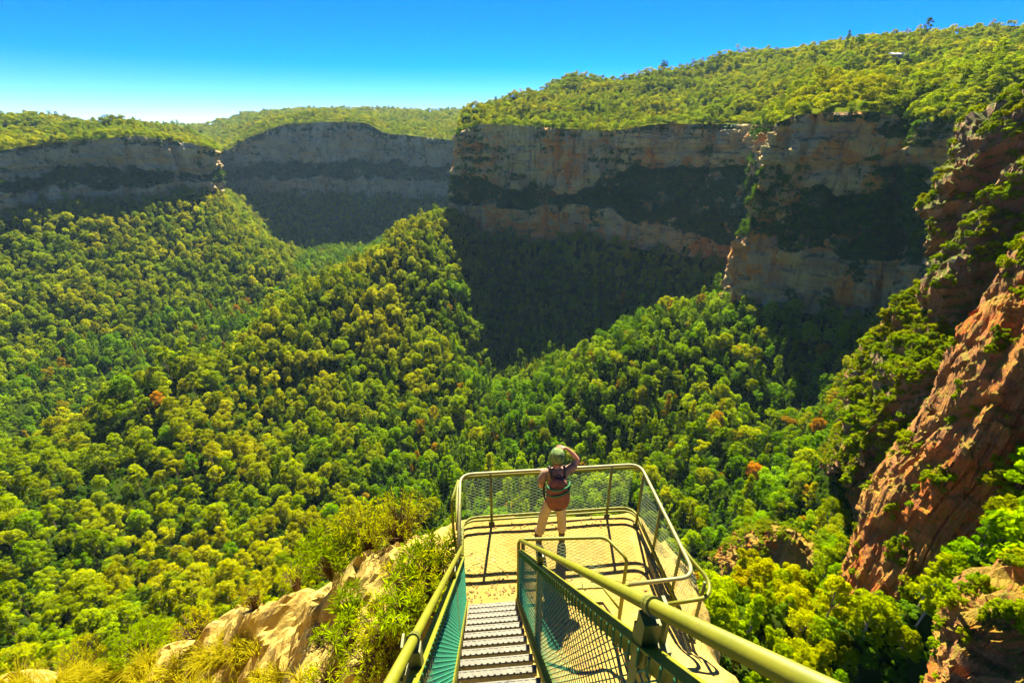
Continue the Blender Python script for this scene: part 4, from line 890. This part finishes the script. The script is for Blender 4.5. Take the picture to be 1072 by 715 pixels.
# ------------------------------------------------------------------ the nearest trees one by one
def region(x, y):
    if x > 735: return 'on the slope under the red cliffs' if y > 470 else 'on the sunlit spur below the tall buttress'
    if y > 430 and x > 470: return 'in the gully just beyond the platform fence'
    if x < 475 and y > 520: return 'on the slope below the bushy rock'
    return 'on the long forested ridge'
CS = [('olive', L_olive), ('yellow-green', L_gum), ('bright green', L_bright), ('rust-tinged', L_rust)]
for i in ind:
    p, s = VAL[0][i], VAL[1][i]; px, py, _ = (float(a[0]) for a in proj(p + np.array([0, 0, 10 * s])))
    right = px > 735 or bool(wt_[i])
    cw = [.27, .32, .39, .02] if right else ([.32, .36, .25, .07] if px > 460 else [.46, .41, .12, .01])
    ck = rng.choice(4, p=cw); kd = rng.choice(6, p=np.array([3, 3, 2, 3, 2.5 if right else .8, 2]) / (15.5 if right else 13.8)); w_ = CS[ck][0]
    size_ = 'large' if s > .85 else ('small' if s < .62 else 'mid-sized'); form = ('domed', 'domed', 'open-crowned', 'broad', 'narrow', 'open-crowned')[kd]
    t = empty('gum_tree', tuple(p), '%s %s %s gum tree %s' % (size_, form, w_, region(px, py)), 'tree', 'gum trees of the valley forest')
    t.rotation_euler = (rng.normal(0, .05), rng.normal(0, .05), rng.uniform(0, 6.28)); t.scale = (s, s, s * rng.uniform(.85, 1.2))
    c = link(bpy.data.objects.new('crown', CROWN[kd]), t); c.material_slots[0].link = 'OBJECT'; c.material_slots[0].material = CS[ck][1]
    link(bpy.data.objects.new('trunk', TRUNK[kd]), t)
for i in ci_:
    p, s = CRG[0][i], CRG[1][i]; px, py, _ = (float(a[0]) for a in proj(p)); D_ = math.hypot(p[0], p[1])
    where = 'on the small crag amid the forest' if 740 < px < 872 and py > 540 and D_ > 130 else 'on the nearest crag at the lower right' if D_ < 58 else ('on the red rock spur' if D_ < 128 and px > 880 else ('on the green-topped spur below the high cliffs' if D_ < 172 and py > 255 else 'on the steep rock rib under the rim'))
    kd = int(rng.integers(4)); o = link(bpy.data.objects.new('shrub', SHRUB[kd])); o.location = p; o.rotation_euler = (0, 0, rng.uniform(0, 6.28)); o.scale = (s, s, s * rng.uniform(.75, 1.25))
    tag(o, '%s %s heath bush %s' % ('large' if s > 1.2 else 'small', 'low' if o.scale[2] < .95 * s else 'rounded', where), 'shrub', 'bushes on the crags')
# ------------------------------------------------------------------ bushes and grass on the near rock
def near_bush(name, base, rad_, hgt, ntw, leaf, label, seed, lean=(0, 0)):
    r = np.random.default_rng(seed); t = empty(name, tuple(base), label, 'shrub', 'bushes beside the stairs')
    st = MB(); LV = []; LF = []
    for i in range(ntw):
        dead = r.uniform() < .10
        a = r.uniform(0, 6.28); rr = math.sqrt(r.uniform()) * rad_; top = np.array([math.cos(a) * rr + lean[0] * hgt, math.sin(a) * rr + lean[1] * hgt, hgt * r.uniform(.55, 1.05) * (1 - .35 * (rr / rad_) ** 2)])
        mid = top * np.array([.5, .5, .45]) + r.normal(0, .05, 3); foot = np.array([math.cos(a), math.sin(a), 0]) * rad_ * .12 * r.uniform() + np.array([0, 0, -.25])
        st.tube([foot, mid, top], [.011, .007, .003], 4, cap=False)
        ax = top - mid; ax /= np.linalg.norm(ax)
        for k in range(0 if dead else int(r.integers(9, 19))):
            f = 1 - .62 * (k / 15.) ** 1.2; c = mid * (1 - f) + top * f; an = k * 2.4 + r.uniform(0, .8)
            u = np.cross(ax, [math.cos(an), math.sin(an), .3]); u /= np.linalg.norm(u); d = u * r.uniform(.6, 1) + ax * r.uniform(.25, .8); d /= np.linalg.norm(d)
            s = np.cross(d, r.normal(size=3)); s /= np.linalg.norm(s); L = leaf * r.uniform(.35, 1.25) * (.75 + .5 * (seed % 3 == 0)); w = L * .085
            b = len(LV); tip = c + d * L + np.array([0, 0, -.12 * L]); m = c + d * L * .5
            LV += [c, m + s * w, tip, m - s * w]; LF.append((b, b + 1, b + 2, b + 3))
    st.build('stems', M_stem, t); mesh('leaves', np.array(LV), LF, L_near2 if seed % 3 == 0 else L_near, t)
    return t
BUSHES = [(458, 580, .30, .45, 'spiky bush beside the corner of the platform fence', 0), (440, 556, .55, .95, 'yellow-green bush behind the rock edge next to the platform', 1), (402, 574, .55, .95, 'feathery bush rising behind the middle of the pale slab', 1), (366, 596, .5, .8, 'loose bush rising behind the upper edge of the pale slab', 1),
          (325, 618, .3, .4, 'rounded bush leaning over the valley side of the slab', 1), (455, 608, .36, .6, 'bush crowding the upper part of the left handrail', 0), (432, 640, .42, .6, 'dark-stemmed bush halfway along the left handrail', 0), (402, 655, .40, .5, 'wide bush in the middle of the rock shelf', 0),
          (392, 692, .38, .45, 'bush growing against the near end of the left handrail', 0), (362, 664, .33, .4, 'bush over the brown earthy patch of the rock shelf', 0), (346, 708, .3, .35, 'bush at the bottom edge below the earthy patch', 0), (420, 610, .26, .6, 'thin twiggy bush rising in front of the pale slab', 0), (370, 632, .24, .45, 'sparse twiggy bush standing on the bare pale slab', 0),
          (450, 632, .3, .55, 'leafy bush pressed against the left handrail clamp', 0), (412, 676, .34, .45, 'broad bush on the brown earth beside the left handrail', 0), (440, 596, .3, .55, 'upright bush between the pale slab and the handrail top', 0), (278, 640, .28, .35, 'low green bush where the slab meets the forest', 1), (215, 672, .35, .35, 'low bush at the far lower end of the slab', 1), (160, 690, .5, .45, 'bush among the dry grass at the outer rock edge', 1), (90, 706, .5, .5, 'outermost bush beyond the dry grass', 1)]
for i, (px, py, r_, h_, lb, back) in enumerate(BUSHES):
    p = None
    for k in range(0, 60, 4):
        p = rock_px(px, py + (2 if back else 8) + k)
        if p is not None and p[2] > -7: break
    if p is None: continue
    if back: p = p + np.array([-.45, .42, -.55 * h_])
    near_bush('bush', p, r_ * 1.1, h_ * 1.15, int(80 * (r_ / .5) ** 2) + 14, .12, lb, 300 + i)
g = np.random.default_rng(5); GVt, GFt = [], []
for (px, py, sx, sy, n, hh) in [(150, 706, 50, 8, 1500, .38), (90, 714, 50, 6, 1300, .42), (250, 682, 22, 12, 700, .3), (285, 712, 30, 6, 600, .28), (205, 690, 30, 8, 700, .32), (60, 725, 60, 8, 1300, .45), (240, 725, 60, 6, 700, .35)]:
    ncl = max(6, n // 60); cs = [(px + g.normal() * sx * .6, py + g.normal() * sy * .6) for _ in range(ncl)]
    for cx, cy in cs:
        p = rock_px(cx, cy)
        if p is None or p[2] < -7: continue
        lean = g.normal(0, .35, 2)
        for k in range(60):
            b = len(GVt); a = g.uniform(0, 6.28); q0 = p + np.array([math.cos(a), math.sin(a), 0]) * g.uniform(0, .10); q0[2] -= .05; dr = np.array([math.cos(a) * .6 + lean[0], math.sin(a) * .6 + lean[1], 0]) * g.uniform(.3, 1); L = hh * g.uniform(.5, 1.2); s = np.array([-math.sin(a), math.cos(a), 0]) * .006
            m = q0 + dr * L * .4 + np.array([0, 0, L * .7]); e = q0 + dr * L * 1.1 + np.array([0, 0, L * g.uniform(.6, 1.)])
            GVt += [q0 - s, q0 + s, m + s * .8, m - s * .8, e]; GFt += [(b, b + 1, b + 2, b + 3), (b + 3, b + 2, b + 4)]
tag(mesh('grass', np.array(GVt), GFt, L_grass), kind='stuff')

# ------------------------------------------------------------------ on the skyline
def on_top(px, py, nm='sandstone_cliff_top'):
    h = BV.ray_cast(eye, Vector(ray(px, py)).normalized()); return np.array(h[0])
for (px, py, s, kd, lb) in [(694, 78, 1.7, 2, 'lone tall dark tree standing above the skyline of the wooded hill'), (884, 55, 1.35, 4, 'narrow dark tree on the skyline left of the pale roof'), (897, 53, 1.2, 2, 'open dark tree on the skyline beside the narrow tree'), (966, 44, 1.5, 1, 'tall dark tree on the high skyline right of the pale roof')]:
    for dy in range(0, 30, 2):
        h = BV.ray_cast(eye, Vector(ray(px, py + dy)).normalized())
        if h[0] is not None: break
    if h[0] is None: continue
    t = empty('skyline_tree', tuple(h[0]), lb, 'tree', 'trees standing out on the skyline'); t.scale = (s, s, s * 1.2)
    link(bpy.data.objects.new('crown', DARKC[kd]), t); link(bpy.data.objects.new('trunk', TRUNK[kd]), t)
h = BV.ray_cast(eye, Vector(ray(940, 62)).normalized())
if h[0] is not None:
    c = h[0] - Vector((0, 0, 3)); M_white = mat_simple('pale_roof', (.75, .72, .66), (.65, .63, .58), .3, .6); M_wall = mat_simple('house_wall', (.45, .40, .32), (.4, .35, .28), .3, .8)
    hs_ = empty('house', tuple(c), 'small far house with a long pale roof among the hilltop trees', 'house')
    b = MB(); b.box((c.x, c.y, c.z + 3), (24, 8, 9)); under(b, 'wall', M_wall, hs_)
    b = MB(); z = c.z + 7.52; b.add([(c.x - 14, c.y - 7, z), (c.x + 14, c.y - 7, z), (c.x + 14, c.y + 7, z), (c.x - 14, c.y + 7, z), (c.x - 14, c.y, z + 2.5), (c.x + 14, c.y, z + 2.5)], [(0, 1, 5, 4), (2, 3, 4, 5), (0, 4, 3), (1, 2, 5), (0, 3, 2, 1)]); under(b, 'roof', M_white, hs_)
    for k in range(4):
        b = MB(); b.box((c.x - 9 + 6 * k, c.y - 4.03, c.z + 5.5), (2.2, .1, 1.6)); under(b, 'window', M_dark, hs_)
